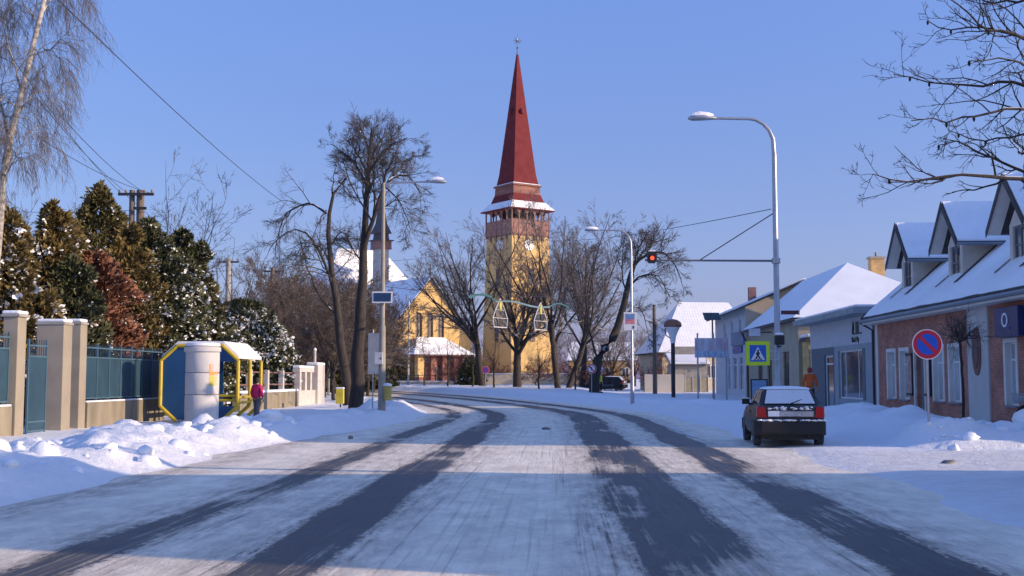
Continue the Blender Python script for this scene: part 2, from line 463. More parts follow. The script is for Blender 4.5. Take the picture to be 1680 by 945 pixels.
RF = np.stack([ii, ii + 1, ii + n2 + 1, ii + n2], 1)
road = np_obj('road', np.stack([RX, RY, RZ], -1), RF, road_mat(), smooth=True)
road['kind'] = 'structure'
uvl = road.data.uv_layers.new(name='street')
uvs = np.stack([LS.ravel(), SS.ravel()], -1)[RF.ravel()]
uvl.data.foreach_set('uv', uvs.astype(np.float32).ravel())
# the worn piece of edge line that shows through the snow
line_m = mat('road_line_paint', (0.72, 0.72, 0.72), rough=0.7, var=0.1, scale=5)
m = MB()
for a0, a1 in ((33.2, 36.2), (37.0, 41.5)):
    m.quad(SW(4.30, a0, 0.014), SW(4.42, a0, 0.014), SW(4.40, a1, 0.014), SW(4.28, a1, 0.014))
lm = m.build('edge_line', line_m, road)

# ------------------------------------------------------------------ trees (numpy branch growth)
rs = np.random.RandomState(11)
def norm(v): return v / (np.linalg.norm(v, axis=-1, keepdims=True) + 1e-9)
def tubes(P, Rr, k):
    """P (B,n,3) centre lines, Rr (B,n) radii -> verts, quads"""
    B, n, _ = P.shape
    T = np.empty_like(P); T[:, 1:-1] = P[:, 2:] - P[:, :-2]; T[:, 0] = P[:, 1] - P[:, 0]; T[:, -1] = P[:, -1] - P[:, -2]
    T = norm(T)
    ref = np.where(np.abs(T[..., 2:3]) > 0.85, np.array([1.0, 0.2, 0]), np.array([0.1, 0.05, 1.0]))
    a = norm(np.cross(T, ref)); b = np.cross(T, a)
    th = 2 * PI * np.arange(k) / k
    V = P[:, :, None, :] + Rr[:, :, None, None] * (a[:, :, None, :] * np.cos(th)[None, None, :, None] + b[:, :, None, :] * np.sin(th)[None, None, :, None])
    base = (np.arange(B)[:, None, None] * n + np.arange(n - 1)[None, :, None]) * k
    j = np.arange(k)[None, None, :]; j2 = (j + 1) % k
    F = np.stack([base + j, base + j2, base + k + j2, base + k + j], -1).reshape(-1, 4)
    return V.reshape(-1, 3), F
def merge(parts):
    Vs, Fs, o = [], [], 0
    for V, F in parts:
        Vs.append(V); Fs.append(F + o); o += len(V)
    return np.concatenate(Vs), np.concatenate(Fs)
def children(P, Rr, per, t0, t1, lmin, lmax, a0, a1, grav, wig, npts, rf, rmin=0.004, absolute=False, tipr=0.35):
    B, n, _ = P.shape
    plen = np.linalg.norm(P[:, 1:] - P[:, :-1], axis=-1).sum(1)
    idx = np.repeat(np.arange(B), per); C = len(idx)
    t = rs.uniform(t0, t1, C); f = t * (n - 1); i = np.minimum(f.astype(int), n - 2); w = (f - i)[:, None]
    p0 = P[idx, i] * (1 - w) + P[idx, i + 1] * w
    tan = norm(P[idx, i + 1] - P[idx, i])
    rad = (Rr[idx, i] * (1 - w[:, 0]) + Rr[idx, i + 1] * w[:, 0])
    q = norm(np.cross(tan, norm(rs.normal(size=(C, 3)))))
    an = rs.uniform(a0, a1, C)[:, None]
    d = norm(tan * np.cos(an) + q * np.sin(an))
    ln = rs.uniform(lmin, lmax, C)
    if not absolute: ln = ln * plen[idx] * (1.15 - 0.6 * t)
    out = np.empty((C, npts, 3)); out[:, 0] = p0
    step = (ln / (npts - 1))[:, None]
    for s in range(1, npts):
        d = norm(d + rs.normal(size=(C, 3)) * wig + np.array([0, 0, grav]))
        out[:, s] = out[:, s - 1] + d * step
    r0 = np.maximum(rad * rf, rmin)
    rr = r0[:, None] * np.linspace(1, tipr, npts)[None, :]
    return out, np.maximum(rr, rmin * 0.6)
def limb(pts, r0, r1, npts=9, wob=0.0):
    """one hand-laid limb through world points, resampled"""
    npts = 12
    p = np.array([tuple(q) for q in pts], float)
    d = np.r_[0, np.cumsum(np.linalg.norm(np.diff(p, axis=0), axis=1))]
    u = np.linspace(0, d[-1], npts)
    out = np.stack([np.interp(u, d, p[:, k]) for k in range(3)], -1)
    sm = out.copy(); sm[1:-1] = (out[:-2] + 2 * out[1:-1] + out[2:]) / 4
    sm[1:-1] += rs.normal(size=(npts - 2, 3)) * wob
    return sm[None], np.linspace(r0, r1, npts)[None]
def make_tree(name, label, base, limbs, levels, bark, twig, cat='tree', group=None, ksides=(7, 5, 4, 3, 3)):
    """limbs: [(P, R)] trunk and main limbs in world space; levels: list of dicts for children()"""
    root = thing(name, label, cat, base, 0, group)
    off = np.array([base[0], base[1], base[2]])
    tr = [tubes(P - off, Rr * (1 if i_ == 0 else .78), 8) for i_, (P, Rr) in enumerate(limbs)]
    V, F = merge(tr)
    np_obj('trunk', V, F, bark, root, smooth=True)
    limbs = [limbs[0]] + [(p, r_ * .78) for p, r_ in limbs[1:]]
    P = np.concatenate([p for p, _ in limbs[1:]] or [limbs[0][0]]); Rr = np.concatenate([r_ for _, r_ in limbs[1:]] or [limbs[0][1]])
    parts = []
    for li, lv in enumerate(levels):
        src = lv.pop('src', None)
        P2, R2_ = children(P, Rr, **lv)
        parts.append(tubes(P2 - off, R2_, ksides[min(li + 1, 4)]))
        P, Rr = P2, R2_
    V, F = merge(parts)
    np_obj('crown', V, F, twig, root)
    return root
bark_dark = mat('bark_dark', (0.050, 0.040, 0.034), rough=0.95, var=0.4, scale=4, bump=0.8, bscale=18, snow=0.25, stretch=(3, 3, 0.6))
bark_warm = mat('bark_warm', (0.095, 0.068, 0.050), rough=0.95, var=0.4, scale=4, bump=0.8, bscale=18, snow=0.22, stretch=(3, 3, 0.6))
twig_dark = mat('twigs_dark', (0.072, 0.058, 0.052), rough=0.9, var=0.3, scale=1.0, snow=0.12)
twig_warm = mat('twigs_warm', (0.120, 0.088, 0.070), rough=0.9, var=0.3, scale=1.0, snow=0.18)
twig_grey = mat('twigs_grey', (0.135, 0.112, 0.105), rough=0.9, var=0.3, scale=0.6, snow=0.22)
birch_bark = mat('birch_bark', (0.10, 0.08, 0.07), rough=0.8, col2=(0.62, 0.57, 0.50), scale=2.0, stretch=(1.2, 1.2, 2.2), bump=0.3)

# ------------------------------------------------------------------ building helpers
def mpX(x):  return lambda u, z, d: (x + d, u, z)          # wall whose outside looks down -x; d goes into the wall
def mpY(y):  return lambda u, z, d: (u, y + d, z)          # wall whose outside looks down -y
def mpBox(mb, mp, u0, u1, z0, z1, d0, d1):
    c = [mp(u, z, d) for d in (d0, d1) for z in (z0, z1) for u in (u0, u1)]
    return mb.add(c, [(0, 1, 3, 2), (4, 6, 7, 5), (0, 4, 5, 1), (2, 3, 7, 6), (0, 2, 6, 4), (1, 5, 7, 3)])
def wall_face(mb, mp, u0, u1, z0, z1, holes, depth=0.18):
    us = sorted({u0, u1} | {h[0] for h in holes} | {h[1] for h in holes})
    zs = sorted({z0, z1} | {h[2] for h in holes} | {h[3] for h in holes})
    for i in range(len(us) - 1):
        for j in range(len(zs) - 1):
            cu, cz = (us[i] + us[i+1]) / 2, (zs[j] + zs[j+1]) / 2
            if any(h[0] < cu < h[1] and h[2] < cz < h[3] for h in holes): continue
            mb.quad(mp(us[i], zs[j], 0), mp(us[i+1], zs[j], 0), mp(us[i+1], zs[j+1], 0), mp(us[i], zs[j+1], 0))
    for a, b, c, d in holes:
        mb.quad(mp(a, c, 0), mp(b, c, 0), mp(b, c, depth), mp(a, c, depth)); mb.quad(mp(a, d, 0), mp(b, d, 0), mp(b, d, depth), mp(a, d, depth))
        mb.quad(mp(a, c, 0), mp(a, d, 0), mp(a, d, depth), mp(a, c, depth)); mb.quad(mp(b, c, 0), mp(b, d, 0), mp(b, d, depth), mp(b, c, depth))
def window(parent, mp, u0, u1, z0, z1, fmat, fw=0.06, mull=(), trans=(), d=0.10, sill=None, surround=None, sw=0.12, pane=None, name='window'):
    m = MB()
    mpBox(m, mp, u0, u0 + fw, z0, z1, d, d + 0.06); mpBox(m, mp, u1 - fw, u1, z0, z1, d, d + 0.06)
    mpBox(m, mp, u0 + fw, u1 - fw, z0, z0 + fw, d, d + 0.06); mpBox(m, mp, u0 + fw, u1 - fw, z1 - fw, z1, d, d + 0.06)
    for q in mull:
        c = u0 + (u1 - u0) * q; mpBox(m, mp, c - fw * .4, c + fw * .4, z0 + fw, z1 - fw, d + 0.004, d + 0.056)
    for q in trans:
        c = z0 + (z1 - z0) * q; mpBox(m, mp, u0 + fw, u1 - fw, c - fw * .4, c + fw * .4, d + 0.007, d + 0.053)
    fr = m.build(name, fmat, parent)
    MB().quad(mp(u0 + fw * .5, z0 + fw * .5, d + 0.03), mp(u1 - fw * .5, z0 + fw * .5, d + 0.03), mp(u1 - fw * .5, z1 - fw * .5, d + 0.03), mp(u0 + fw * .5, z1 - fw * .5, d + 0.03)).build('pane', pane or pane_m, fr)
    if sill:
        m = MB(); mpBox(m, mp, u0 - 0.06, u1 + 0.06, z0 - 0.05, z0 - 0.003, -0.08, d); m.build('sill', sill, fr)
    if surround:
        m = MB()
        mpBox(m, mp, u0 - sw, u0 + .02, z0, z1 + sw, -0.03, d + .03); mpBox(m, mp, u1 - .02, u1 + sw, z0, z1 + sw, -0.03, d + .03); mpBox(m, mp, u0 + .02, u1 - .02, z1 - .02, z1 + sw, -0.03, d + .03)
        m.build('surround', surround, fr)
    return fr
def slab(pts, t, up=(0, 0, 1)):
    """a thick sheet over a polygon, thickness t upwards"""
    return MB().extrude(pts, Vector(up) * t)
def text_part(txt, size, mat_, parent, mtx, depth=0.01):
    cu = bpy.data.curves.new('lettering', 'FONT'); cu.body = txt; cu.size = size; cu.extrude = depth; cu.align_x = 'CENTER'; cu.align_y = 'CENTER'
    cu.resolution_u = 4
    tmp = bpy.data.objects.new('tmp', cu); COL.objects.link(tmp)
    dg = bpy.context.evaluated_depsgraph_get()
    me = bpy.data.meshes.new_from_object(tmp.evaluated_get(dg))
    bpy.data.objects.remove(tmp); bpy.data.curves.remove(cu)
    me.name = 'lettering'; me.materials.clear(); me.materials.append(mat_)
    me.transform(mtx)
    o = bpy.data.objects.new('lettering', me); link(o, parent)
    return o
RZ_ = -A0
# text on a wall looking down -x: letters run towards -y (left to right as seen from the street)
def MTX_X(x, y, z): return Matrix(((0, 0, -1, x), (-1, 0, 0, y), (0, 1, 0, z), (0, 0, 0, 1)))
def MTX_Y(x, y, z): return Matrix(((1, 0, 0, x), (0, 0, -1, y), (0, 1, 0, z), (0, 0, 0, 1)))
tile_dark = mat('dark_roof_tile', (0.07, 0.06, 0.06), rough=0.8, var=0.25, scale=3)
def tiled_snow():
    m = mat('snow_on_tiles', SNOWC, rough=0.7, var=0.05, scale=1.2)
    N, L = m.node_tree.nodes, m.node_tree.links
    tc = N.new('ShaderNodeTexCoord'); mp = N.new('ShaderNodeMapping'); mp.inputs['Scale'].default_value = (3.4, 3.4, 3.4)
    L.new(tc.outputs['Object'], mp.inputs[0])
    vo = N.new('ShaderNodeTexVoronoi'); vo.inputs['Randomness'].default_value = 0.25; vo.inputs['Scale'].default_value = 1.0
    L.new(mp.outputs[0], vo.inputs['Vector'])
    bp = N.new('ShaderNodeBump'); bp.inputs['Strength'].default_value = 0.5; bp.inputs['Distance'].default_value = 0.06
    L.new(vo.outputs['Distance'], bp.inputs['Height']); L.new(bp.outputs[0], N['Principled BSDF'].inputs['Normal'])
    return m
snow_tiles = tiled_snow()
brick_red_x = brick_mat('red_brick_x', (0.46, 0.18, 0.115), (0.33, 0.125, 0.085), (0.37, 0.26, 0.20), (1, 2))
brick_red_y = brick_mat('red_brick_y', (0.43, 0.195, 0.145), (0.30, 0.135, 0.105), (0.36, 0.26, 0.22), (0, 2))
trim = mat('pale_trim', (0.70, 0.67, 0.61), rough=0.8, var=0.08)
gutter_m = mat('zinc_gutter', (0.19, 0.22, 0.25), rough=0.45, metal=0.3, var=0.1)
grey_render = mat('grey_render', (0.50, 0.49, 0.46), rough=0.9, var=0.08, scale=1.5, bump=0.1, bscale=60)

# ------------------------------------------------------------------ the brick house with dormers
GZR = 0.14
h = thing('brick_house', 'long red brick house with snowy roof, dormers and an oval medallion', 'house', SW(14.2, 0, 0), RZ_)
Y0, Y1, WT = 26.6, 50.4, 4.12
mpx = mpX(0.0)
def yy(px): return AL(px, 14.2)
holes = []
blind_m = glass_mat('glass_with_blind', (0.40, 0.43, 0.44))
wins = [(1447, 1462), (1467, 1483), (1520, 1539), (1545, 1566), (1634, 1656), (1669, 1695)]
wl_ = []
for a, b in wins:
    y1_, y0_ = yy(a), yy(b)
    wl_.append((y0_ + 0.12, y1_ - 0.12, 0.85, 2.78)); holes.append(wl_[-1])
for c in (30.6, 28.2):
    wl_.append((c - 0.45, c + 0.45, 0.85, 2.78)); holes.append(wl_[-1])
door = (yy(1507), yy(1492), 0.1, 2.75)
holes.append(door)
m = MB(); wall_face(m, mpx, Y0, Y1, -0.3, WT, holes, 0.22)
m.build('wall', brick_red_x, h)
m = MB()
DEP, RISE = 11.0, 0.84
RX0 = -0.55
def rz_(x): return 4.18 + RISE * (x - RX0)
RIDX = DEP / 2
for y in (Y0, Y1):
    m.add([(0.004, y, -0.3), (DEP, y, -0.3), (DEP, y, WT), (RIDX, y, rz_(RIDX) - 0.1), (0.004, y, WT)], [(0, 1, 2, 3, 4)])
m.quad((DEP, Y0, -0.3), (DEP, Y1, -0.3), (DEP, Y1, WT), (DEP, Y0, WT))
m.build('gable_wall', brick_red_y, h)
for w in wl_:
    window(h, mpx, *w, white_paint, fw=0.07, trans=(0.72,), d=0.14, sill=gutter_m, surround=trim, pane=blind_m)
# recessed door
m = MB(); mpBox(m, mpx, door[0], door[1], door[2], door[3], 0.19, 0.24)
dr = m.build('door', mat('grey_door', (0.17, 0.18, 0.19), rough=0.5), h)
m = MB()
for u0, u1 in ((door[0] - 0.13, door[0]), (door[1], door[1] + 0.13)): mpBox(m, mpx, u0, u1, 0.05, 2.88, -0.035, 0.05)
mpBox(m, mpx, door[0], door[1], 2.75, 2.88, -0.035, 0.05)
m.build('door_surround', trim, dr)
m = MB(); mpBox(m, mpx, door[0] + 0.1, door[0] + 0.16, 1.0, 1.3, 0.13, 0.185); m.build('handle', galv, dr)
m = MB(); mpBox(m, mpx, door[0] - 0.3, door[1] + 0.3, -0.05, 0.12, -0.6, 0.15); m.build('step', concrete, h)
# notice boards each side of the door
nb1 = mat('notice_board_red', (0.32, 0.12, 0.10), rough=0.6, col2=(0.55, 0.42, 0.36), scale=4)
nb2 = mat('notice_board_tan', (0.40, 0.27, 0.17), rough=0.6, col2=(0.55, 0.42, 0.30), scale=4)
for pa, pb, mm in ((1481, 1489, nb1), (1510, 1517, nb2)):
    ya_, yb_ = yy(pb), yy(pa)
    m = MB(); mpBox(m, mpx, ya_, yb_, 1.12, 2.55, -0.07, -0.02); bd = m.build('notice_board', mm, h)
    m = MB(); mpBox(m, mpx, ya_ - 0.03, yb_ + 0.03, 2.55, 2.66, -0.10, -0.003); mpBox(m, mpx, ya_ - 0.03, yb_ + 0.03, 1.02, 1.12, -0.10, -0.003); mpBox(m, mpx, ya_ - 0.06, ya_, 1.12, 2.55, -0.09, -0.003)
    m.build('board_frame', dark_metal, bd)
# pilaster and corner strip
pl0, pl1 = yy(1612), yy(1579)
m = MB(); mpBox(m, mpx, pl0, pl1, -0.3, WT, -0.07, 0.02); pil = m.build('pilaster', grey_render, h, bevel=0.01)
m = MB(); mpBox(m, mpx, Y1 - 0.28, Y1 + 0.03, -0.3, WT, -0.05, 0.02); m.build('corner_strip', trim, h)
oc = (yy(1595) , 2.55)
for rr, dd, mm, nm in ((1.0, 0.05, mat('medallion_brick', (0.24, 0.11, 0.085), rough=0.85), 'medallion'), (0.72, 0.07, mat('medallion_centre', (0.13, 0.07, 0.065), rough=0.6), 'medallion_centre')):
    pts = [(-0.07 - dd, oc[0] + 0.36 * rr * math.cos(t * PI / 14), oc[1] + 0.78 * rr * math.sin(t * PI / 14)) for t in range(28)]
    mo = MB().extrude(pts, (0.06, 0, 0)).build(nm, mm, pil)
# roof, snow, gutter
def roof_pts(x0, x1, y0, y1, dz=0.0): return [(x0, y0, rz_(x0) + dz), (x1, y0, rz_(x1) + dz), (x1, y1, rz_(x1) + dz), (x0, y1, rz_(x0) + dz)]
rf = slab(roof_pts(RX0, RIDX, Y0 - 0.3, Y1 + 0.35), 0.10)
p2 = [(RIDX, Y0 - .3, rz_(RIDX)), (DEP + .5, Y0 - .3, rz_(RX0) ), (DEP + .5, Y1 + .35, rz_(RX0)), (RIDX, Y1 + .35, rz_(RIDX))]
rf.extrude(p2, (0, 0, 0.10))
rfo = rf.build('roof', tile_dark, h)
ns = 60
rows = []
V, F = [], []
xs_ = np.linspace(RX0 + 0.02, RIDX, 26); ys_ = np.linspace(Y0 - 0.25, Y1 + 0.27, 120)
SX, SY = np.meshgrid(xs_, ys_)
edge = np.minimum.reduce([(SX - xs_[0]) / 0.15, (SY - ys_[0]) / 0.15, (ys_[-1] - SY) / 0.15, np.ones_like(SX)])
SZ = rz_(SX) + 0.09 + np.sqrt(np.clip(edge, 0, 1)) * 0.09 + 0.07 * (fbm(SX * 0.9, SY * 0.7, 4) - 0.4)
n_ = len(xs_); i_ = (np.arange(len(ys_) - 1)[:, None] * n_ + np.arange(n_ - 1)[None, :]).ravel()
np_obj('roof_snow', np.stack([SX, SY, SZ], -1), np.stack([i_, i_ + 1, i_ + n_ + 1, i_ + n_], 1), snow_roof, rfo, smooth=True)
b2 = [(RIDX, Y0 - .25, rz_(RIDX) + .12), (DEP + .45, Y0 - .25, rz_(RX0) + .12), (DEP + .45, Y1 + .3, rz_(RX0) + .12), (RIDX, Y1 + .3, rz_(RIDX) + .12)]
MB().extrude(b2, (0, 0, 0.08)).build('roof_snow', snow_roof, rfo)
g = MB(); g.tube([(RX0 - 0.06, Y0 - 0.3, 4.12), (RX0 - 0.06, Y1 + 0.35, 4.12)], 0.075, 8); g.build('gutter', gutter_m, rfo, smooth=True)
m = MB(); m.box(RX0, 0.0, Y0 - 0.2, Y1 + 0.25, 3.98, 4.11); m.build('eaves_board', trim, rfo)
m = MB(); m.tube([(RX0 - 0.06, Y1 + 0.3, 4.08), (-0.12, Y1 + 0.14, 3.75), (-0.12, Y1 + 0.14, 0.0)], 0.05, 8); m.build('downpipe', dark_metal, h, smooth=True)
m = MB(); m.box(RX0 + .03, RIDX, Y1 + 0.351, Y1 + 0.40, 0, 0.01)
mm_ = MB(); mm_.extrude([(RX0, Y1 + 0.353, rz_(RX0) - .08), (RIDX, Y1 + 0.353, rz_(RIDX) - .08), (RIDX, Y1 + 0.353, rz_(RIDX) + .14), (RX0, Y1 + 0.353, rz_(RX0) + .14)], (0, 0.04, 0)); mm_.build('verge_board', tile_dark, rfo)
dorm_wall = mat('dormer_render', (0.60, 0.55, 0.47), rough=0.9, var=0.08)
for yc_ in (48.05, 42.3, 36.5, 30.6):
    x0, hw, zb, ze, za, ro = 0.68, 0.75, 5.16, 6.50, 7.95, 1.50
    xe = (ze - 4.28) / RISE + RX0 + 0.3          # where the dormer eave meets the roof
    xr = (za - 4.28) / RISE + RX0 + 0.2
    m = MB()
    y0_, y1_ = yc_ - hw, yc_ + hw
    # front wall with its opening, and the two cheeks
    wall_face(m, mpX(x0), y0_, y1_, zb - 0.1, ze, [(yc_ - 0.5, yc_ + 0.5, zb + 0.12, ze - 0.05)], 0.15)
    m.tri((x0, y0_, ze), (x0, y1_, ze), (x0, yc_, ze + hw * 0.97))
    for q in (y0_, y1_): m.add([(x0, q, zb - 0.1), (xe, q, ze), (x0, q, ze)], [(0, 1, 2)])
    dw = m.build('dormer', dorm_wall, h)
    window(dw, mpX(x0), yc_ - 0.5, yc_ + 0.5, zb + 0.12, ze - 0.05, mat('dormer_frame', (0.17, 0.17, 0.18), rough=0.6), fw=0.07, mull=(0.5,), trans=(0.5,), d=0.06)
    xf = x0 - 0.45
    sl_ = (za - ze + 0.15) / ro
    for sgn in (-1, 1):
        yo = yc_ + sgn * ro; zo = za - sl_ * ro
        t = MB().extrude([(xf, yc_, za), (xr, yc_, za), ((zo - 4.28) / RISE + RX0 + 0.25, yo, zo), (xf, yo, zo)], (0, 0, 0.07)); dro = t.build('dormer_roof', tile_dark, h)
        t = MB().extrude([(xf + 0.05, yc_, za + 0.075), (xr, yc_, za + 0.075), ((zo - 4.28) / RISE + RX0 + 0.25, yo - sgn * 0.05, zo + 0.075 + .05 * sl_), (xf + 0.05, yo - sgn * 0.05, zo + 0.075 + .05 * sl_)], (0, 0, 0.07)); t.build('dormer_snow', snow_tiles, dro)
        t = MB().tube([(xf, yo + sgn * .04, zo + 0.02), ((zo - 4.28) / RISE + RX0 + 0.2, yo + sgn * .04, zo + 0.02)], 0.055, 6); t.build('dormer_gutter', gutter_m, dro)
        t = MB().extrude([(xf - 0.03, yc_, za - 0.12), (xf - 0.03, yo, zo - 0.12), (xf - 0.03, yo, zo + 0.10), (xf - 0.03, yc_, za + 0.14)], (0.028, 0, 0)); t.build('dormer_verge', tile_dark, dro)
        # soffit lining seen under the overhang
        t = MB().extrude([(xf + 0.01, yc_, za - 0.03), (x0, yc_, za - 0.03), (x0, yo, zo - 0.03), (xf + 0.01, yo, zo - 0.03)], (0, 0, 0.025)); t.build('soffit', trim, dro)
    # dark tile strips standing clear of the snow below the dormer
    for sgn in (-1, 1):
        t = MB()
        pa = Vector((x0 - 0.5, yc_ + sgn * 1.0 - .2, rz_(x0 - 0.5) + 0.22)); pb = Vector((xe, yc_ + sgn * (hw + .06), rz_(xe) + 0.22))
        t.extrude([pa, pb, pb + Vector((0.1, sgn * 0.05, .05)), pa + Vector((0.08, sgn * 0.12, .05))], (0, 0, 0.03)); t.build('flashing', tile_dark, dw)
# blue shop sign
sy0, sy1 = AL(1658, 13.95), AL(1620, 13.95)
sg = thing('shop_sign', 'square dark blue shop sign with pale letter O above brick wall window', 'sign', SW(14.2, 0, 0), RZ_)
blue = mat('sign_blue', (0.012, 0.035, 0.16), rough=0.35, col2=(0.010, 0.022, 0.09), scale=0.8)
m = MB().box(-0.26, -0.08, sy0, sy1, 2.92, 3.82); pn = m.build('panel', blue, sg, bevel=0.015)
for q in (sy0 + .3, sy1 - .36): MB().box(-0.08, -0.002, q, q + .06, 3.3, 3.4).build('bracket', galv, sg)
lt = mat('sign_letter', (0.75, 0.77, 0.80), rough=0.5)
text_part('O', 0.62, lt, pn, MTX_X(-0.272, (sy0 + sy1) / 2 + 0.05, 3.40))
text_part('2', 0.20, mat('sign_letter_small', (0.10, 0.18, 0.42), rough=0.5), pn, MTX_X(-0.272, (sy0 + sy1) / 2 - 0.26, 3.17))

# ------------------------------------------------------------------ grey shop next door
b = thing('grey_shop', 'grey flat roofed shop with wide display window beside brick house', 'shop', SW(14.2, 0, 0), RZ_)
Y0, Y1 = 51.0, 63.4
dkgrey = mat('shop_dark_grey', (0.10, 0.125, 0.15), rough=0.6, var=0.1)
midgrey = mat('shop_mid_grey', (0.30, 0.34, 0.36), rough=0.8, var=0.08)
palegrey = mat('shop_pale_grey', (0.50, 0.52, 0.54), rough=0.85, var=0.07)
def yb_(px): return AL(px, 14.2)
dw_ = (yb_(1361), yb_(1347), 0.15, 2.85); ww_ = (yb_(1412), yb_(1369), 0.72, 3.02)
m = MB(); wall_face(m, mpX(0), Y0, yb_(1363), -0.3, 3.25, [ww_], 0.2); m.build('wall', midgrey, b)
m = MB(); wall_face(m, mpX(0.002), yb_(1363), Y1, -0.3, 3.25, [dw_], 0.2); m.build('recess_wall', dkgrey, b)
m = MB(); m.quad((-0.01, Y0, 3.25), (-0.01, Y1, 3.25), (-0.01, Y1, 4.5), (-0.01, Y0, 4.5)); m.box(0.0, 7, Y0 + .01, Y0 + .2, -0.3, 4.5); m.box(0.0, 7, Y1 - .2, Y1 - .01, -0.3, 4.5); m.box(6.8, 7, Y0 + .2, Y1 - .2, -.3, 4.5)
m.build('fascia', palegrey, b)
wf = window(b, mpX(0), *ww_, white_paint, fw=0.08, mull=(0.30, 0.78), d=0.1)
m = MB(); mpBox(m, mpX(0), ww_[0] - .05, ww_[0] + .42, ww_[2] - .02, ww_[3] + .02, -0.015, 0.09); m.build('window_panel', dkgrey, wf)
window(b, mpX(0.002), *dw_, white_paint, fw=0.1, trans=(0.84,), d=0.08, name='door')
m = MB(); m.box(-0.9, 7.2, Y0 - 0.25, Y1 + 0.2, 4.5, 4.78); ro_ = m.build('roof', mat('shop_roof_edge', (0.27, 0.30, 0.32), rough=0.6), b, bevel=0.02)
m = MB(); m.box(-0.8, 7.1, Y0 - 0.15, Y1 + 0.1, 4.782, 4.90); m.build('roof_snow', snow_roof, ro_, bevel=0.05)
m = MB(); m.box(1.2, 1.7, Y0 + 3, Y0 + 3.6, 4.79, 5.15); m.build('roof_vent', dark_metal, ro_)
blk = mat('sign_black', (0.012, 0.012, 0.015), rough=0.5)
ty = yb_(1398)
text_part('Black My', 0.36, blk, b, MTX_X(-0.025, ty, 3.46))
m = MB(); mpBox(m, mpX(-0.02), ty - 0.62, ty - 0.12, 3.75, 4.28, -0.02, 0.008); mpBox(m, mpX(-0.02), ty - 1.1, ty + 0.45, 3.70, 3.76, -0.02, 0.008)
m.tube([(-0.03, ty + .35, 3.75), (-0.03, ty + .25, 4.0), (-0.03, ty + .30, 4.3)], [0.06, 0.07, 0.03], 6); m.build('logo', blk, b)

# ------------------------------------------------------------------ olive house with the big white hip roof
c = thing('olive_house', 'olive rendered house under a tall snow covered hip roof', 'house', SW(14.2, 0, 0), RZ_)
olive = mat('olive_render', (0.40, 0.35, 0.25), rough=0.9, var=0.12, scale=1.2)
Y0, Y1, ZE = 66.5, 84.0, 5.0
hs = [(yb_(1290), yb_(1281), 0.9, 3.3), (yb_(1262), yb_(1255), 0.9, 3.0), (yb_(1247), yb_(1240), 0.9, 3.0)]
m = MB(); wall_face(m, mpX(0), Y0, Y1, -0.3, ZE, hs, 0.2)
wall_face(m, mpY(Y0), 0, 10.5, -0.3, ZE, [], 0.2); m.quad((0, Y1, -.3), (10.5, Y1, -.3), (10.5, Y1, ZE), (0, Y1, ZE)); m.quad((10.5, Y0, -.3), (10.5, Y1, -.3), (10.5, Y1, ZE), (10.5, Y0, ZE))
m.build('wall', olive, c)
for q in hs: window(c, mpX(0), *q, mat('brown_frame', (0.10, 0.06, 0.04), rough=0.6), fw=0.09, mull=(0.5,), trans=(0.7,), d=0.08)
def hip(x0, x1, y0, y1, ze, zr, hipn, hipf, dz=0.0, ov=0.4, xm=None):
    xm = (x0 + x1) / 2 if xm is None else xm
    A, B, C_, D = (x0 - ov, y0 - ov, ze + dz), (x1 + ov, y0 - ov, ze + dz), (x1 + ov, y1 + ov, ze + dz), (x0 - ov, y1 + ov, ze + dz)
    E, F_ = (xm, y0 + hipn, zr + dz), (xm, y1 - hipf, zr + dz)
    return [A, B, C_, D, E, F_], [(0, 1, 4), (1, 2, 5, 4), (2, 3, 5), (3, 0, 4, 5), (0, 3, 2, 1)]
v_, f_ = hip(0, 10.5, Y0, Y1, ZE, 8.6, 4.6, 0.0, xm=4.0); ro_ = MB().add(v_, f_).build('roof', tile_dark, c)
v_, f_ = hip(0, 10.5, Y0, Y1, ZE, 8.6, 4.6, 0.0, 0.14, 0.36, xm=4.0); MB().add(v_, f_).build('roof_snow', snow_roof, ro_)
m = MB(); m.tube([(-.45, Y0 - .4, ZE), (-.45, Y1 + .4, ZE)], 0.07, 6); m.build('gutter', dark_metal, ro_)
m = MB(); m.tube([(-.45, Y1 - 0.2, ZE - .05), (-.2, Y1 - .3, 4.4), (-.08, Y1 - .3, 4.2), (-.08, Y1 - .3, 0)], 0.06, 6); m.build('downpipe', dark_metal, c)
for q, w in ((74.5, .5), (78.0, .4)):
    m = MB(); m.box(1.6, 2.3, q, q + w, 6.2, 6.75); m.build('roof_hatch', dark_metal, ro_)
m = MB(); m.box(5.7, 6.5, 72, 72.8, 6.4, 9.1); ch = m.build('chimney', brick_mat('yellow_brick_y', (0.62, 0.38, 0.14), (0.50, 0.30, 0.11), (0.4, 0.3, 0.2), (0, 2)), ro_)
m = MB(); m.box(5.62, 6.58, 71.92, 72.88, 9.1, 9.22); m.tube([(6.1, 72.4, 9.2), (6.1, 72.4, 9.5)], .08, 6); m.build('chimney_cap', concrete, ch)
ybk = MATS.get('yb') or brick_mat('yellow_brick_wall', (0.66, 0.46, 0.16), (0.55, 0.37, 0.12), (0.5, 0.4, 0.25), (0, 2))
an = thing('brick_annex', 'small yellow brick annex with snow cap between olive house and grey shop', 'annex', SW(14.2, 0, 0), RZ_)
m = MB(); m.box(0.15, 2.6, 64.6, 66.2, -0.2, 3.75); m.build('wall', ybk, an)
m = MB(); m.box(0.0, 2.7, 64.45, 66.3, 3.75, 3.95); q = m.build('roof', tile_dark, an); m = MB(); m.box(0.05, 2.65, 64.5, 66.3, 3.952, 4.15); m.build('roof_snow', snow_roof, q, bevel=0.06)

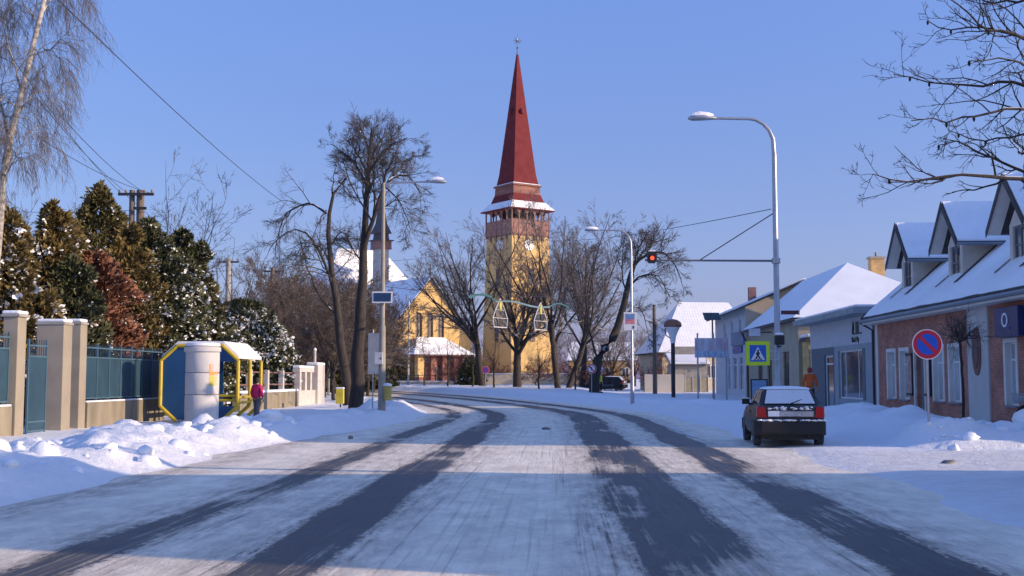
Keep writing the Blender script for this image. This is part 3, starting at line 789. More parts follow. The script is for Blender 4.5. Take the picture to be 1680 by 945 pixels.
# ------------------------------------------------------------------ pale two-storey shop house
d = thing('pale_shop_house', 'pale blue two storey shop house with glazed door and gable', 'house', SW(14.2, 0, 0), RZ_)
palebl = mat('pale_blue_render', (0.58, 0.62, 0.65), rough=0.85, var=0.08)
cream = mat('cream_render', (0.62, 0.52, 0.38), rough=0.9, var=0.08)
Y0, Y1, ZE = 85.0, 101.0, 6.9
sh = [(86.2, 88.2, 0.8, 3.4), (89.2, 91.2, 0.8, 3.4), (92.5, 94.0, 0.8, 3.4), (87.0, 88.0, 4.7, 6.2), (91.0, 92.0, 4.7, 6.2), (95.0, 96.0, 4.7, 6.2)]
m = MB(); wall_face(m, mpX(0), Y0, Y1, -0.1, ZE, sh, 0.2); m.build('wall', palebl, d)
m = MB(); m.add([(0, Y0, -.1), (8.4, Y0, -.1), (8.4, Y0, ZE), (4.2, Y0, 8.7), (0, Y0, ZE)], [(0, 1, 2, 3, 4)]); m.add([(0, Y1, -.1), (8.4, Y1, -.1), (8.4, Y1, ZE), (4.2, Y1, 8.7), (0, Y1, ZE)], [(4, 3, 2, 1, 0)]); m.quad((8.4, Y0, -.1), (8.4, Y1, -.1), (8.4, Y1, ZE), (8.4, Y0, ZE)); m.build('gable_wall', cream, d)
for i, q in enumerate(sh): window(d, mpX(0), *q, white_paint, fw=0.1, mull=(0.5,), trans=(0.75,) if i < 3 else (), d=0.08)
for sgn in (0, 1):
    f = lambda x: (x if sgn == 0 else 8.4 - x)
    pts = [(f(-0.7), Y0 - .6, 6.62), (4.2, Y0 - .6, 8.75), (4.2, Y1 + .4, 8.75), (f(-0.7), Y1 + .4, 6.62)]
    q = MB().extrude(pts, (0, 0, 0.12)).build('roof', tile_dark, d)
    pts = [(p[0], p[1] + (0.06 if p[1] < 90 else -.06), p[2] + 0.125) for p in pts]
    MB().extrude(pts, (0, 0, 0.1)).build('roof_snow', snow_roof, q)
m = MB(); m.box(2.3, 2.9, 97, 97.6, 7.6, 9.3); m.build('chimney', brick_red_y, d)
m = MB(); m.box(-0.12, -0.01, 86.2, 90.5, 3.62, 4.12); m.build('blue_sign', mat('shop_blue', (0.03, 0.09, 0.30), rough=0.5), d)
m = MB(); m.box(-0.14, -0.005, 85.2, 91, 4.2, 5.2); m.build('sign_fascia', mat('dull_blue', (0.16, 0.24, 0.34), rough=0.6, var=.2), d)
# projecting shop sign frame in front of it
sg = thing('roadside_sign', 'long shop sign board on posts with dull red and blue print', 'sign', on_ground(1165, 80), RZ_)
bd_m = mat('sign_print', (0.45, 0.30, 0.36), rough=0.6, col2=(0.62, 0.70, 0.76), scale=1.4, stretch=(1.6, 1, 0.3))
m = MB(); m.box(-1.1, 1.2, -0.05, 0.05, 2.9, 4.25); q = m.build('board', bd_m, sg)
m = MB(); m.box(-1.12, 1.22, -0.056, -0.051, 2.95, 3.35); m.build('lower_strip', mat('sign_print_blue', (0.58, 0.66, 0.74), rough=0.6, col2=(0.20, 0.30, 0.50), scale=4, stretch=(2, 1, .5)), q)
for x in (-0.9, 0.2, 1.05):
    m = MB(); m.tube([(x, 0.12, -0.2), (x, 0.12, 4.6)], 0.06, 6); m.build('post', galv, sg)

# ------------------------------------------------------------------ far houses at the right
e = thing('white_roof_house', 'house with broad sunlit snow roof behind the mushroom shaped post', 'house', (16.6, 117, 0.7), R(8))
m = MB(); m.box(-1.5, 9, 0, 9, -0.6, 3.6); m.build('wall', cream, e)
for x in (0.5, 3.0, 5.4): window(e, mpY(-0.01), x, x + 1.1, 1.0, 2.4, white_paint, fw=0.1, mull=(.5,), d=-0.03)
v_ = [(-2, -.5, 3.5), (9.5, -.5, 3.5), (9.5, 9.5, 3.5), (-2, 9.5, 3.5), (1.6, 4.5, 8.9), (7.0, 4.5, 8.9)]
f_ = [(0, 1, 5, 4), (1, 2, 5), (2, 3, 4, 5), (3, 0, 4), (3, 2, 1, 0)]
q = MB().add(v_, f_).build('roof', tile_dark, e)
MB().add([(a, b, z + .14) for a, b, z in v_], f_).build('roof_snow', snow_tiles, q)
s_ = thing('low_shed', 'low shed with snow on its lean-to roof behind hoarding', 'shed', (15.2, 110.5, gz(15.2, 110.5)), 0)
m = MB(); m.box(0, 3.4, 0, 3, -.3, 2.6); m.build('wall', concrete, s_)
m = MB().extrude([(-.2, -.3, 2.5), (3.6, -.3, 2.5), (3.6, 3.2, 3.5), (-.2, 3.2, 3.5)], (0, 0, .1)); q = m.build('roof', tile_dark, s_)
MB().extrude([(-.18, -.28, 2.605), (3.58, -.28, 2.605), (3.58, 3.2, 3.605), (-.18, 3.2, 3.605)], (0, 0, .2)).build('roof_snow', snow_roof, q, bevel=.05)
m = MB(); m.box(-.1, 3.3, -.35, -.31, 3.55, 4.3); m.box(-.1, -.02, -.4, -.32, 2.3, 3.55); m.box(3.2, 3.28, -.4, -.32, 2.3, 3.55); m.build('name_board', concrete, s_)
yh = thing('yellow_far_house', 'low orange yellow house with snowy roof beyond the crossing', 'house', at(935, 628, 185), R(-4))
m = MB(); m.box(0, 10.4, 0, 8, -1, 3.5); m.build('wall', mat('orange_render', (0.72, 0.42, 0.13), rough=0.9, var=.1), yh)
for x in (1.0, 3.2, 5.6, 8.2): window(yh, mpY(-0.01), x, x + 1.2, 0.9, 2.4, white_paint, fw=.12, mull=(.5,), d=-.04)
v_ = [(-.5, -.5, 3.4), (10.9, -.5, 3.4), (10.9, 8.5, 3.4), (-.5, 8.5, 3.4), (.2, 4, 6.4), (10.2, 4, 6.4)]
q = MB().add(v_, f_).build('roof', tile_dark, yh); MB().add([(a, b, z + .15) for a, b, z in v_], f_).build('roof_snow', snow_roof, q)
yw = thing('garden_wall', 'pale rendered garden wall along the far crossing', 'wall', at(925, 633, 130), 0)
m = MB(); m.box(-9, 5.5, 0, .3, -1, 1.3); m.build('panel', cream, yw); m = MB(); m.box(-9.05, 5.55, -.05, .35, 1.302, 1.4); m.build('snow_cap', snow_m, yw)
ho = thing('hoarding', 'cream painted hoarding of flat boards beside street lamp', 'hoarding', on_ground(1056, 107), R(-1))
hb = mat('hoarding_cream', (0.62, 0.56, 0.47), rough=0.8, var=.08, scale=1.2)
for i in range(3):
    m = MB(); m.box(i * 1.22 + .01, i * 1.22 + 1.21, 0, .05, -.6, 1.65); m.build('panel', hb, ho)
for x in (0, 3.66): m = MB(); m.tube([(x, .1, -.6), (x, .1, 1.75)], .05, 6); m.build('post', dark_metal, ho)
gt = thing('mesh_gate', 'metal framed gate panel with yellowish infill beside hoarding', 'gate', on_ground(1122, 105), R(-1))
m = MB(); m.box(0, 2.1, .01, .03, .1, 1.4); m.build('infill', mat('gate_infill', (0.42, 0.36, 0.24), rough=.8), gt)
for x in (0, .7, 1.4, 2.1): m = MB(); m.tube([(x, 0, -.3), (x, 0, 1.6)], .025, 6); m.build('bar', galv, gt)
m = MB(); m.tube([(0, 0, .1), (2.1, 0, .1)], .03, 6); m.tube([(0, 0, 1.45), (2.1, 0, 1.45)], .03, 6); m.build('rail', galv, gt)
mu = thing('mushroom_post', 'tall post with brown cap and pale flared head', 'post', on_ground(1103, 86), 0)
m = MB(); m.lathe([(.15, -.3), (.15, 4.3)], n=10); m.build('pole', dark_metal, mu, smooth=True)
m = MB(); m.lathe([(.17, 4.0), (.24, 4.5), (.40, 4.9), (.54, 5.15), (.54, 5.25)], n=18); m.build('flared_head', white_paint, mu, smooth=True)
m = MB(); m.lathe([(.62, 5.2), (.68, 5.32), (.60, 5.56), (.32, 5.74), (.05, 5.80)], n=18); m.build('cap', mat('cap_brown', (.24, .11, .07), rough=.7), mu, smooth=True)
m = MB(); m.tube([(-.1, 0, 4.3), (-.5, 0, 4.6), (-.58, 0, 5.0), (-.45, 0, 5.25)], .04, 6); m.build('scroll', dark_metal, mu)

# ------------------------------------------------------------------ the house out of frame whose shadow lies over the foreground
nh = thing('corner_house', 'cream corner house with snowy hip roof across side street from brick house', 'house', SW(14.6, 0, 0), RZ_)
Y0, Y1, ZE, ZR = 7.3, 18.2, 3.1, 8.3
hh = [(8, 9.2, .9, 2.3), (10.5, 11.7, .9, 2.3), (13, 14.2, .9, 2.3)]
m = MB(); wall_face(m, mpX(0), Y0, Y1, -.3, ZE, hh, .2); wall_face(m, mpY(Y0), 0, 10, -.3, ZE, [], .2)
m.quad((0, Y1, -.3), (10, Y1, -.3), (10, Y1, ZE), (0, Y1, ZE)); m.quad((10, Y0, -.3), (10, Y1, -.3), (10, Y1, ZE), (10, Y0, ZE))
m.tri((0, Y0, ZE), (10, Y0, ZE), (5, Y0, ZR)); m.build('wall', cream, nh)
for q in hh: window(nh, mpX(0), *q, white_paint, mull=(.5,), d=.1)
v_, f_ = hip(0, 10, Y0, Y1, ZE, ZR, -0.3, 4.2); q = MB().add(v_, f_).build('roof', tile_dark, nh)
v_, f_ = hip(0, 10, Y0, Y1, ZE, ZR, -0.2, 4.2, .14, .36); MB().add(v_, f_).build('roof_snow', snow_roof, q)

# ------------------------------------------------------------------ the church and its tower
CR = R(35)
och = mat('ochre_render', (0.64, 0.42, 0.165), rough=0.9, var=0.08, scale=1.2, bump=0.2, bscale=8, stretch=(1.5, 1.5, .4))
red_tile = mat('red_spire_tile', (0.155, 0.027, 0.030), rough=0.8, var=0.16, scale=1.2, bump=0.25, bscale=6, spec=.15)
wood_red = mat('gallery_wood', (0.30, 0.15, 0.125), rough=0.85, var=0.2, scale=2)
wood_dark = mat('gallery_wood_dark', (0.20, 0.11, 0.095), rough=0.85, var=0.2, scale=2)
tb = at(840, 640, 151); tb.z = 0.55
cv = Vector((-math.cos(CR) * 0, 0, 0))
S = 6.0
# local frame: nearest corner at origin; +x along the sunlit right face, +y along the shaded left face going back
t = thing('church_tower', 'tall ochre church tower with red spire, wooden gallery and clock', 'church tower', tb, CR)
tb_l = []
m = MB()
k = 0.5      # walls lean in a little
m.add([(-k, -k, -1), (S + k, -k, -1), (S + k, S + k, -1), (-k, S + k, -1), (0, 0, 20.2), (S, 0, 20.2), (S, S, 20.2), (0, S, 20.2)], [(0, 1, 5, 4), (1, 2, 6, 5), (2, 3, 7, 6), (3, 0, 4, 7), (4, 5, 6, 7)])
m.build('shaft', och, t)
# narrow windows of the shaft
for z in (6.0, 13.5):
    for q in range(2):
        f = k * (1 - (z + 1) / 21.2)
        mp_ = mpY(-f - 0.05) if q == 0 else mpX(-f - 0.05)
        window(t, mp_, 2.6, 3.4, z, z + 2.2, wood_dark, fw=0.1, d=-0.02)
gx0, gx1 = -0.12, S + 0.12
m = MB(); m.box(gx0 + .1, gx1 - .1, gx0 + .1, gx1 - .1, 20.0, 20.5); gal = m.build('gallery_floor', wood_dark, t)
# corbels, parapet boards, posts and brackets on the four sides
for side in range(4):
    def mpS(u, z, d, side=side):
        if side == 0: return (gx0 + u, gx0 + d, z)
        if side == 1: return (gx0 + d, gx0 + u, z)
        if side == 2: return (gx0 + u, gx1 - d, z)
        return (gx1 - d, gx0 + u, z)
    W = gx1 - gx0
    n_p = 5
    for i in range(n_p):
        a, b_ = W * i / n_p, W * (i + 1) / n_p
        e0 = 0.16 if (i == 0) else 0.08; e1 = 0.16 if i == n_p - 1 else 0.08
        m = MB(); mpBox(m, mpS, a + e0, b_ - e1, 20.3, 22.1, 0.05, 0.12); pb_ = m.build('parapet_panel', wood_red, t)
        m = MB(); mpBox(m, mpS, a + e0, b_ - e1, 21.0, 21.08, 0.02, 0.05); mpBox(m, mpS, a + e0, b_ - e1, 22.1, 22.2, 0.0, 0.16); m.build('rail', wood_dark, pb_)
    for i in range(1, n_p):
        a = W * i / n_p
        m = MB(); mpBox(m, mpS, a - 0.08, a + 0.08, 20.15, 23.6, 0.0, 0.16)
        for sg_ in (-1, 1):
            c_ = [mpS(a + sg_ * 0.08, 23.55, 0.02), mpS(a + sg_ * 0.48, 23.55, 0.02), mpS(a + sg_ * 0.08, 22.95, 0.02)]
            dv = Vector(mpS(a, 23, 0.12)) - Vector(mpS(a, 23, 0.02)); m.extrude(c_, dv)
        m.build('post', wood_red, t)
        m = MB(); mpBox(m, mpS, a - 0.12, a + 0.12, 19.5, 20.15, -0.05, 0.3); m.build('corbel', wood_dark, t)
for x, y in ((gx0, gx0), (gx1 - .16, gx0), (gx0, gx1 - .16), (gx1 - .16, gx1 - .16)):
    m = MB(); m.box(x, x + .16, y, y + .16, 20.0, 23.6); m.build('corner_post', wood_red, t)
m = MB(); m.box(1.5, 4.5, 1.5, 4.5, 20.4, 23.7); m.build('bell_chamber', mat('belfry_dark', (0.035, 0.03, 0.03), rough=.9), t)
def frustum(m, s0, z0, s1, z1, cx=S / 2, cy=S / 2):
    a, b_ = s0 / 2, s1 / 2
    return m.add([(cx-a, cy-a, z0), (cx+a, cy-a, z0), (cx+a, cy+a, z0), (cx-a, cy+a, z0), (cx-b_, cy-b_, z1), (cx+b_, cy-b_, z1), (cx+b_, cy+b_, z1), (cx-b_, cy+b_, z1)], [(0,1,5,4),(1,2,6,5),(2,3,7,6),(3,0,4,7),(4,5,6,7),(3,2,1,0)])
m = MB(); frustum(m, 7.25, 23.5, 7.25, 23.6); frustum(m, 7.2, 23.6, 5.2, 24.75); frustum(m, 5.2, 24.75, 4.5, 25.8); q = m.build('skirt_roof', red_tile, t)
m = MB(); frustum(m, 7.22, 23.66, 5.45, 24.72); m.build('skirt_snow', snow_roof, q)
m = MB(); frustum(m, 4.45, 25.8, 4.3, 26.9); frustum(m, 4.75, 26.9, 4.6, 27.12); m.build('drum', mat('drum_tile', (.24, .10, .075), rough=.8, var=.35, scale=1.0, stretch=(.4, .4, 3)), t)
m = MB(); frustum(m, 4.65, 27.122, 4.25, 27.26); q2 = m.build('ledge_snow', snow_roof, t)
m = MB(); frustum(m, 4.1, 27.2, 3.6, 28.6); frustum(m, 3.6, 28.6, 0.22, 45.3); sp_ = m.build('spire', red_tile, t)
for dx, dy in ((0, -1), (-1, 0)):
    zz = 37.2; hw_ = 0.93
    m = MB()
    cx, cy = S / 2 + dx * hw_, S / 2 + dy * hw_
    m.lathe([(0.05, -0.35), (0.3, -0.25), (0.36, 0), (0.3, 0.2), (0.02, 0.5)], (cx + dx * .05, cy + dy * .05, zz), 10); m.build('spire_knob', red_tile, sp_, smooth=True)
brass = mat('finial_metal', (0.20, 0.22, 0.22), rough=.5, metal=.6)
m = MB(); m.lathe([(.12, 45.3), (.05, 46.4), (.03, 48.1)], (S/2, S/2, 0), 8); m.lathe([(.01, 46.0), (.2, 46.2), (.01, 46.4)], (S/2, S/2, 0), 10)
for i in range(8):
    a = i * PI / 4
    m.tube([(S/2 , S/2, 47.2), (S/2 + .62 * math.cos(a) * .82, S/2 + .62 * math.cos(a) * -.57, 47.2 + .62 * math.sin(a))], [.08, .02], 5)
m.build('star_finial', brass, sp_)
clock_m = mat('clock_white', (.80, .80, .78), rough=.5, var=.04)
for q in range(2):
    f = k * (1 - 19.9 / 21.2) + 0.05
    mp_ = mpY(-f) if q == 0 else mpX(-f)
    cu = 2.75; cz = 18.9
    pts = [mp_(cu + .78 * math.cos(2*PI*i/28), cz + .78 * math.sin(2*PI*i/28), -.06) for i in range(28)]
    dv = Vector(mp_(0, 0, 0.05)) - Vector(mp_(0, 0, -.06))
    ck = MB().extrude(pts, dv).build('clock', clock_m, t)
    m = MB()
    for i in range(12):
        a = 2 * PI * i / 12
        p1 = Vector(mp_(cu + .56 * math.cos(a), cz + .56 * math.sin(a), -.075)); p2 = Vector(mp_(cu + .72 * math.cos(a), cz + .72 * math.sin(a), -.075)); m.tube([p1, p2], .045, 4)
    for a, l, w in ((R(75), .38, .05), (R(200), .58, .04)): m.tube([mp_(cu, cz, -.085), mp_(cu + l * math.cos(a), cz + l * math.sin(a), -.085)], [w, w * .6], 4)
    m.build('clock_hands', dark_metal, ck)
# gabled church body
cb = at(634, 640, 146); cb.z = 0.7
ch = thing('church', 'ochre church with tall gable, three arched windows and snowy porch', 'church', cb, CR)
W, ZE, ZA, LEN = 12.6, 7.2, 14.0, 20.0
# the three arched windows as real openings
ar = [(4.15, 5.15), (5.8, 6.8), (7.45, 8.45)]
z0, z1 = 6.35, 9.0
m = MB()
def roofz(u): return ZE + (ZA - ZE) * (1 - abs(u - W / 2) / (W / 2)) ** 1.12
cols = [0.0]
for a, b_ in ar: cols += [a, b_]
cols.append(W)
def strip(u0, u1, zlo, n=10):
    """gable strip from zlo (fn) up to the rake"""
    us = np.linspace(u0, u1, n)
    if u0 < W / 2 < u1: us = np.sort(np.append(us, W / 2))
    for i in range(len(us) - 1):
        a, b_ = us[i], us[i + 1]
        m.quad((a, 0, zlo(a)), (b_, 0, zlo(b_)), (b_, 0, roofz(b_)), (a, 0, roofz(a)))
for i in range(len(cols) - 1):
    u0, u1 = cols[i], cols[i + 1]
    if i % 2 == 0: strip(u0, u1, lambda u: -1.0)
    else:
        rr = (u1 - u0) / 2; cu = (u0 + u1) / 2
        m.quad((u0, 0, -1), (u1, 0, -1), (u1, 0, z0), (u0, 0, z0))
        strip(u0, u1, lambda u: z1 + math.sqrt(max(rr * rr - (u - cu) ** 2, 0)))
        arc = [(cu + rr * math.cos(PI * j / 12), z1 + rr * math.sin(PI * j / 12)) for j in range(13)]
        loop = [(u1, z0)] + arc + [(u0, z0)]
        for j in range(len(loop)):
            p, q = loop[j], loop[(j + 1) % len(loop)]
            m.quad((p[0], 0, p[1]), (q[0], 0, q[1]), (q[0], .4, q[1]), (p[0], .4, p[1]))
m.quad((0, 0, -1), (0, LEN, -1), (0, LEN, ZE), (0, 0, ZE)); m.quad((W, 0, -1), (W, LEN, -1), (W, LEN, ZE), (W, 0, ZE))
m.build('wall', och, ch)
for a, b_ in ar:
    rr = (b_ - a) / 2; cu = (a + b_) / 2
    arc = [(cu + rr * math.cos(PI * j / 12), .25, z1 + rr * math.sin(PI * j / 12)) for j in range(13)]
    wn_ = MB().add([(b_, .25, z0)] + arc + [(a, .25, z0)], [tuple(range(15))]).build('window', mat('lead_glass', (.10, .085, .075), rough=.35, var=.4, scale=5), ch)
    f = MB(); mpBox(f, mpY(.18), cu - .03, cu + .03, z0, z1 + rr, 0, .06)
    for q in (0.25, .5, .75): mpBox(f, mpY(.185), a, b_, z0 + (z1 - z0) * q, z0 + (z1 - z0) * q + .05, 0, .05)
    f.build('frame', wood_dark, wn_)
us = np.r_[np.linspace(-0.55, W / 2, 9), np.linspace(W / 2, W + .55, 9)[1:]]
def rz2(u): return roofz(min(max(u, 0), W)) + (-.35 if (u < 0 or u > W) else 0)
for nm, o1, y0_, mm in (('roof', 0.0, -.45, tile_dark), ('roof_snow', .14, -.38, snow_roof)):
    f = MB()
    for i in range(len(us) - 1):
        a, b_ = us[i], us[i + 1]
        f.extrude([(a, y0_, rz2(a) + o1), (b_, y0_, rz2(b_) + o1), (b_, LEN, rz2(b_) + o1), (a, LEN, rz2(a) + o1)], (0, 0, .13))
    ro_ = f.build(nm, mm, ch if nm == 'roof' else ro_)
# cross on the gable and ridge
f = MB(); f.tube([(W/2, 0, 14.0), (W/2, 0, 15.9)], .07, 6); f.tube([(W/2 - .4, 0, 15.2), (W/2 + .4, 0, 15.2)], .06, 6); f.build('cross', dark_metal, ch)
# porch
f = MB()
for x in (2.7, 4.6, 6.3, 8.0, 9.3): f.box(x, x + .55, -3.2, -2.65, -1, 3.9)
f.build('porch_pillars', brick_mat('porch_brick', (.30, .12, .09), (.22, .085, .065), (.3, .2, .17), (0, 2), bw=.5, rh=.16), ch)
f = MB(); f.box(2.75, 9.8, -2.6, -2.3, -1, 3.8); po = f.build('porch_wall', MATS.get('x') or brick_mat('porch_wall_brick', (.36, .16, .12), (.27, .11, .085), (.34, .24, .2), (0, 2), bw=.5, rh=.16), ch)
for x in (2.62, 9.55): f = MB(); f.box(x, x + .9, -3.28, -2.5, 1.2, 3.85); f.build('ochre_quoin', och, po)
f = MB(); f.add([(5.3, -2.68, -1), (7.1, -2.68, -1), (7.1, -2.68, 2.0), (6.7, -2.68, 2.55), (6.2, -2.68, 2.75), (5.7, -2.68, 2.55), (5.3, -2.68, 2.0)], [tuple(range(7))]); f.build('porch_door', dark_metal, po)
pv = [(1.6, -4.1, 3.9), (10.7, -4.1, 3.9), (10.7, 0, 3.9), (1.6, 0, 3.9), (4.1, -.5, 6.2), (8.2, -.5, 6.2)]
pf = [(0, 1, 5, 4), (1, 2, 5), (2, 3, 4, 5), (3, 0, 4), (3, 2, 1, 0)]
q = MB().add([(a, b_, z - .02) for a, b_, z in pv], pf).build('porch_roof', wood_dark, ch)
MB().add([(a, b_, z + .14) for a, b_, z in pv], pf).build('porch_snow', snow_roof, q)
# main nave behind with its tall hipped roof, and the small turret
nv = thing('church_nave', 'tall snow covered nave roof of church behind the ochre gable', 'church nave', at(668, 640, 163), CR)
nv.location.z = .8
f = MB(); f.box(-13, 8, 2, 16, -1, 7.5); f.build('wall', och, nv)
nvv = [(-13.6, 1.4, 7.4), (8.6, 1.4, 7.4), (8.6, 16.6, 7.4), (-13.6, 16.6, 7.4), (-6.5, 9, 19.6), (1.0, 9, 19.6)]
q = MB().add(nvv, pf).build('roof', tile_dark, nv); MB().add([(a, b_, z + .15) for a, b_, z in nvv], pf).build('roof_snow', snow_roof, q)
for x in (-9, -5.5, -2, 1.5):
    window(nv, mpY(1.98), x, x + 1.0, 2.2, 5.6, wood_dark, fw=.1, mull=(.5,), d=-.05)
tu = thing('church_turret', 'small dark turret with wooden gallery rising over nave roof', 'turret', at(623, 640, 160), CR)
tu.location.z = .8
def fr0(m, s0, z0, s1, z1): return frustum(m, s0, z0, s1, z1, 0, 0)
f = MB(); fr0(f, 1.7, 10, 1.6, 18.9); f.build('shaft', mat('turret_wall', (.46, .42, .38), rough=.9), tu)
f = MB(); fr0(f, 2.2, 18.8, 2.2, 19.0); fr0(f, 2.15, 19.0, 2.15, 19.95); f.build('gallery', wood_red, tu)
f = MB(); fr0(f, 2.7, 19.95, 2.6, 20.1); fr0(f, 1.7, 20.1, 1.5, 21.0); fr0(f, 2.2, 21.0, 1.2, 22.4); fr0(f, 1.2, 22.4, .08, 27.0); f.build('spire', mat('turret_tile', (.09, .075, .08), rough=.8, snow=.3), tu)
# low church fence of posts and rails
cf = thing('church_fence', 'low dark fence with snowy base wall in front of church', 'fence', at(600, 633, 131), R(6))
cf.location.z = gz(cf.location.x, 131)
f = MB(); f.box(0, 24, 0, .3, -.5, .35); f.build('base_wall', concrete, cf); f = MB(); f.box(0, 24, -.02, .32, .352, .42); f.build('snow_cap', snow_m, cf)
for i in range(13):
    f = MB(); f.box(i * 1.95 , i * 1.95 + .12, .08, .2, .42, 1.15); f.build('post', dark_metal, cf)
f = MB(); f.box(0, 24, .12, .16, 1.0, 1.06); f.box(0, 24, .12, .16, .62, .67); f.build('rail', dark_metal, cf)
# snowy roofs glimpsed behind the left trees
lr = thing('steep_roof_house', 'house with steep white snow roof seen through bare trees', 'house', at(478, 640, 112), R(20))
f = MB(); f.box(-1.8, 2.2, 0, 6, -.5, 7.4); f.build('wall', mat('white_wall', (.6, .57, .55), rough=.9), lr)
lv = [(-2.1, -.3, 7.2), (2.5, -.3, 7.2), (2.5, 6.3, 7.2), (-2.1, 6.3, 7.2), (.2, 2.4, 10.9), (.2, 3.6, 10.9)]
q = MB().add(lv, pf).build('roof', tile_dark, lr); MB().add([(a, b_, z + .12) for a, b_, z in lv], pf).build('roof_snow', snow_roof, q)
lh = thing('hedge_house', 'ochre house wall and snowy gable roof rising behind the conifers', 'house', (-18.2, 62, .1), R(14))
f = MB(); f.box(-2.5, 2.5, 0, 6, -.3, 4.3); f.add([(-2.5, 0, 4.3), (2.5, 0, 4.3), (0, 0, 6.0)], [(0, 1, 2)]); f.build('wall', mat('ochre_dark', (.50, .30, .09), rough=.9, var=.2), lh)
window(lh, mpY(-.01), -.6, .6, 1.2, 2.6, white_paint, mull=(.5,), d=-.03)
for sgn in (-1, 1):
    pts = [(sgn * 2.9, -.4, 3.95), (0, -.4, 6.05), (0, 6.3, 6.05), (sgn * 2.9, 6.3, 3.95)]
    q = MB().extrude(pts, (0, 0, .1)).build('roof', tile_dark, lh)
    MB().extrude([(a, b_ + .03, z + .105) for a, b_, z in pts], (0, 0, .14)).build('roof_snow', snow_roof, q)

# ------------------------------------------------------------------ bare trees
def PL(D, pts): return [at(p[0], p[1], D + (p[2] if len(p) > 2 else 0)) for p in pts]
def LV(per, t0, t1, lmin, lmax, a0, a1, grav, wig, npts, rf, rmin=0.006, absolute=False, tipr=0.35):
    return dict(per=per, t0=t0, t1=t1, lmin=lmin, lmax=lmax, a0=R(a0), a1=R(a1), grav=grav, wig=wig, npts=npts, rf=rf, rmin=rmin, absolute=absolute, tipr=tipr)
D = 56
bA = at(583, 664, D); bA.z = gz(bA.x, D) - 0.1
lA = [limb([bA] + PL(D, [(588, 600), (592, 520), (596, 430), (600, 360), (602, 300), (607, 250, .5), (610, 214, .8)]), 0.36, 0.05, 14, 0.03),
      limb(PL(D, [(594, 420), (604, 385, -.3), (618, 335, -.5), (634, 300, -.6), (652, 284, -.4), (676, 288, 0), (690, 318, .2)]), 0.17, 0.035, 10, 0.03),
      limb(PL(D, [(601, 300), (585, 272, .5), (565, 252, 1.0), (543, 236, 1.4)]), 0.11, 0.025, 8, 0.03),
      limb(PL(D, [(602, 292), (618, 262, -.5), (640, 240, -1), (668, 226, -1.6)]), 0.11, 0.025, 8, 0.03),
      limb(PL(D, [(606, 255, .5), (600, 230, 1.2), (590, 208, 2.2)]), 0.06, 0.02, 7, 0.03),
      limb(PL(D, [(626, 318, -.5), (634, 280, -1.0), (650, 250, -2.2)]), 0.09, 0.02, 8, 0.03),
      limb(PL(D, [(600, 340), (596, 310, 1.6), (600, 270, 3)]), 0.09, 0.02, 8, 0.03),
      limb(PL(D, [(600, 330), (612, 300, -1.5), (618, 260, -3)]), 0.09, 0.02, 8, 0.03),
      limb(PL(D, [(600, 350), (602, 300), (607, 250, .5), (610, 212, .8)]), 0.12, 0.02, 8, 0.02),
      limb(PL(D, [(604, 280, .3), (620, 235, .8), (640, 212, 1.2)]), 0.08, 0.02, 8, 0.03),
      limb(PL(D, [(603, 285, .2), (580, 240, -.8), (562, 225, -1.6)]), 0.08, 0.02, 8, 0.03),
      limb(PL(D, [(645, 288, -.5), (668, 262, .4), (690, 255, .8)]), 0.07, 0.02, 8, 0.03),
      limb(PL(D, [(595, 440), (575, 398, .5), (555, 388, 1), (535, 400, 1.2)]), 0.06, 0.015, 8, 0.03),
      limb(PL(D, [(630, 305, -.6), (655, 330, -.5), (672, 365, -.3), (676, 395, 0)]), 0.05, 0.012, 8, 0.03)]
make_tree('street_tree', 'tall forked bare tree on snowy verge beside solar panel lamp post', bA, lA,
          [LV(13, .2, 1, .28, .6, 25, 60, .05, .12, 7, .5), LV(9, .15, 1, .3, .7, 22, 52, .03, .12, 5, .55, .007), LV(7, .15, 1, .35, .85, 20, 50, .01, .11, 4, .6, .0065)], bark_dark, twig_dark, group='bare street trees')
D = 63
bB = at(572, 656, D); bB.z = gz(bB.x, D) - 0.1
lB = [limb([bB] + PL(D, [(565, 590), (553, 520), (546, 460), (542, 400), (534, 352), (540, 318), (556, 298), (568, 292)]), 0.30, 0.06, 14, 0.04),
      limb(PL(D, [(535, 350), (516, 332, .5), (494, 334, .8), (470, 348, 1), (456, 385, 1.2), (452, 420, 1.2)]), 0.09, 0.02, 9, 0.03),
      limb(PL(D, [(548, 480), (530, 420, -.6), (506, 382, -1), (478, 372, -1.2), (452, 392, -1.2), (436, 425, -1)]), 0.11, 0.02, 10, 0.03),
      limb(PL(D, [(545, 440), (528, 405, 1), (500, 398, 2), (470, 410, 2.5)]), 0.07, 0.02, 8, 0.03),
      limb(PL(D, [(556, 298), (570, 308, 1), (580, 330, 1.5)]), 0.05, 0.02, 7, 0.03),
      limb(PL(D, [(545, 318), (548, 285, 1), (556, 262, 1.5)]), 0.06, 0.015, 7, 0.03),
      limb(PL(D, [(543, 400), (560, 380, -1.5), (570, 385, -2.5), (580, 410, -3)]), 0.06, 0.015, 7, 0.03),
      limb(PL(D, [(555, 520), (525, 490, 1), (500, 430, 2), (490, 380, 2)]), 0.08, 0.02, 8, 0.03),
      limb(PL(D, [(535, 345), (520, 370, -1), (498, 420, -2)]), 0.05, 0.015, 7, 0.03)]
make_tree('street_tree', 'crooked bare tree with arching drooping limbs beside the forked tree', bB, lB,
          [LV(13, .12, 1, .22, .5, 28, 70, -.03, .15, 7, .5), LV(8, .15, 1, .3, .65, 22, 58, -.08, .14, 5, .55, .007), LV(6, .15, 1, .35, .75, 20, 55, -.08, .13, 4, .6, .006)], bark_dark, twig_dark, group='bare street trees')
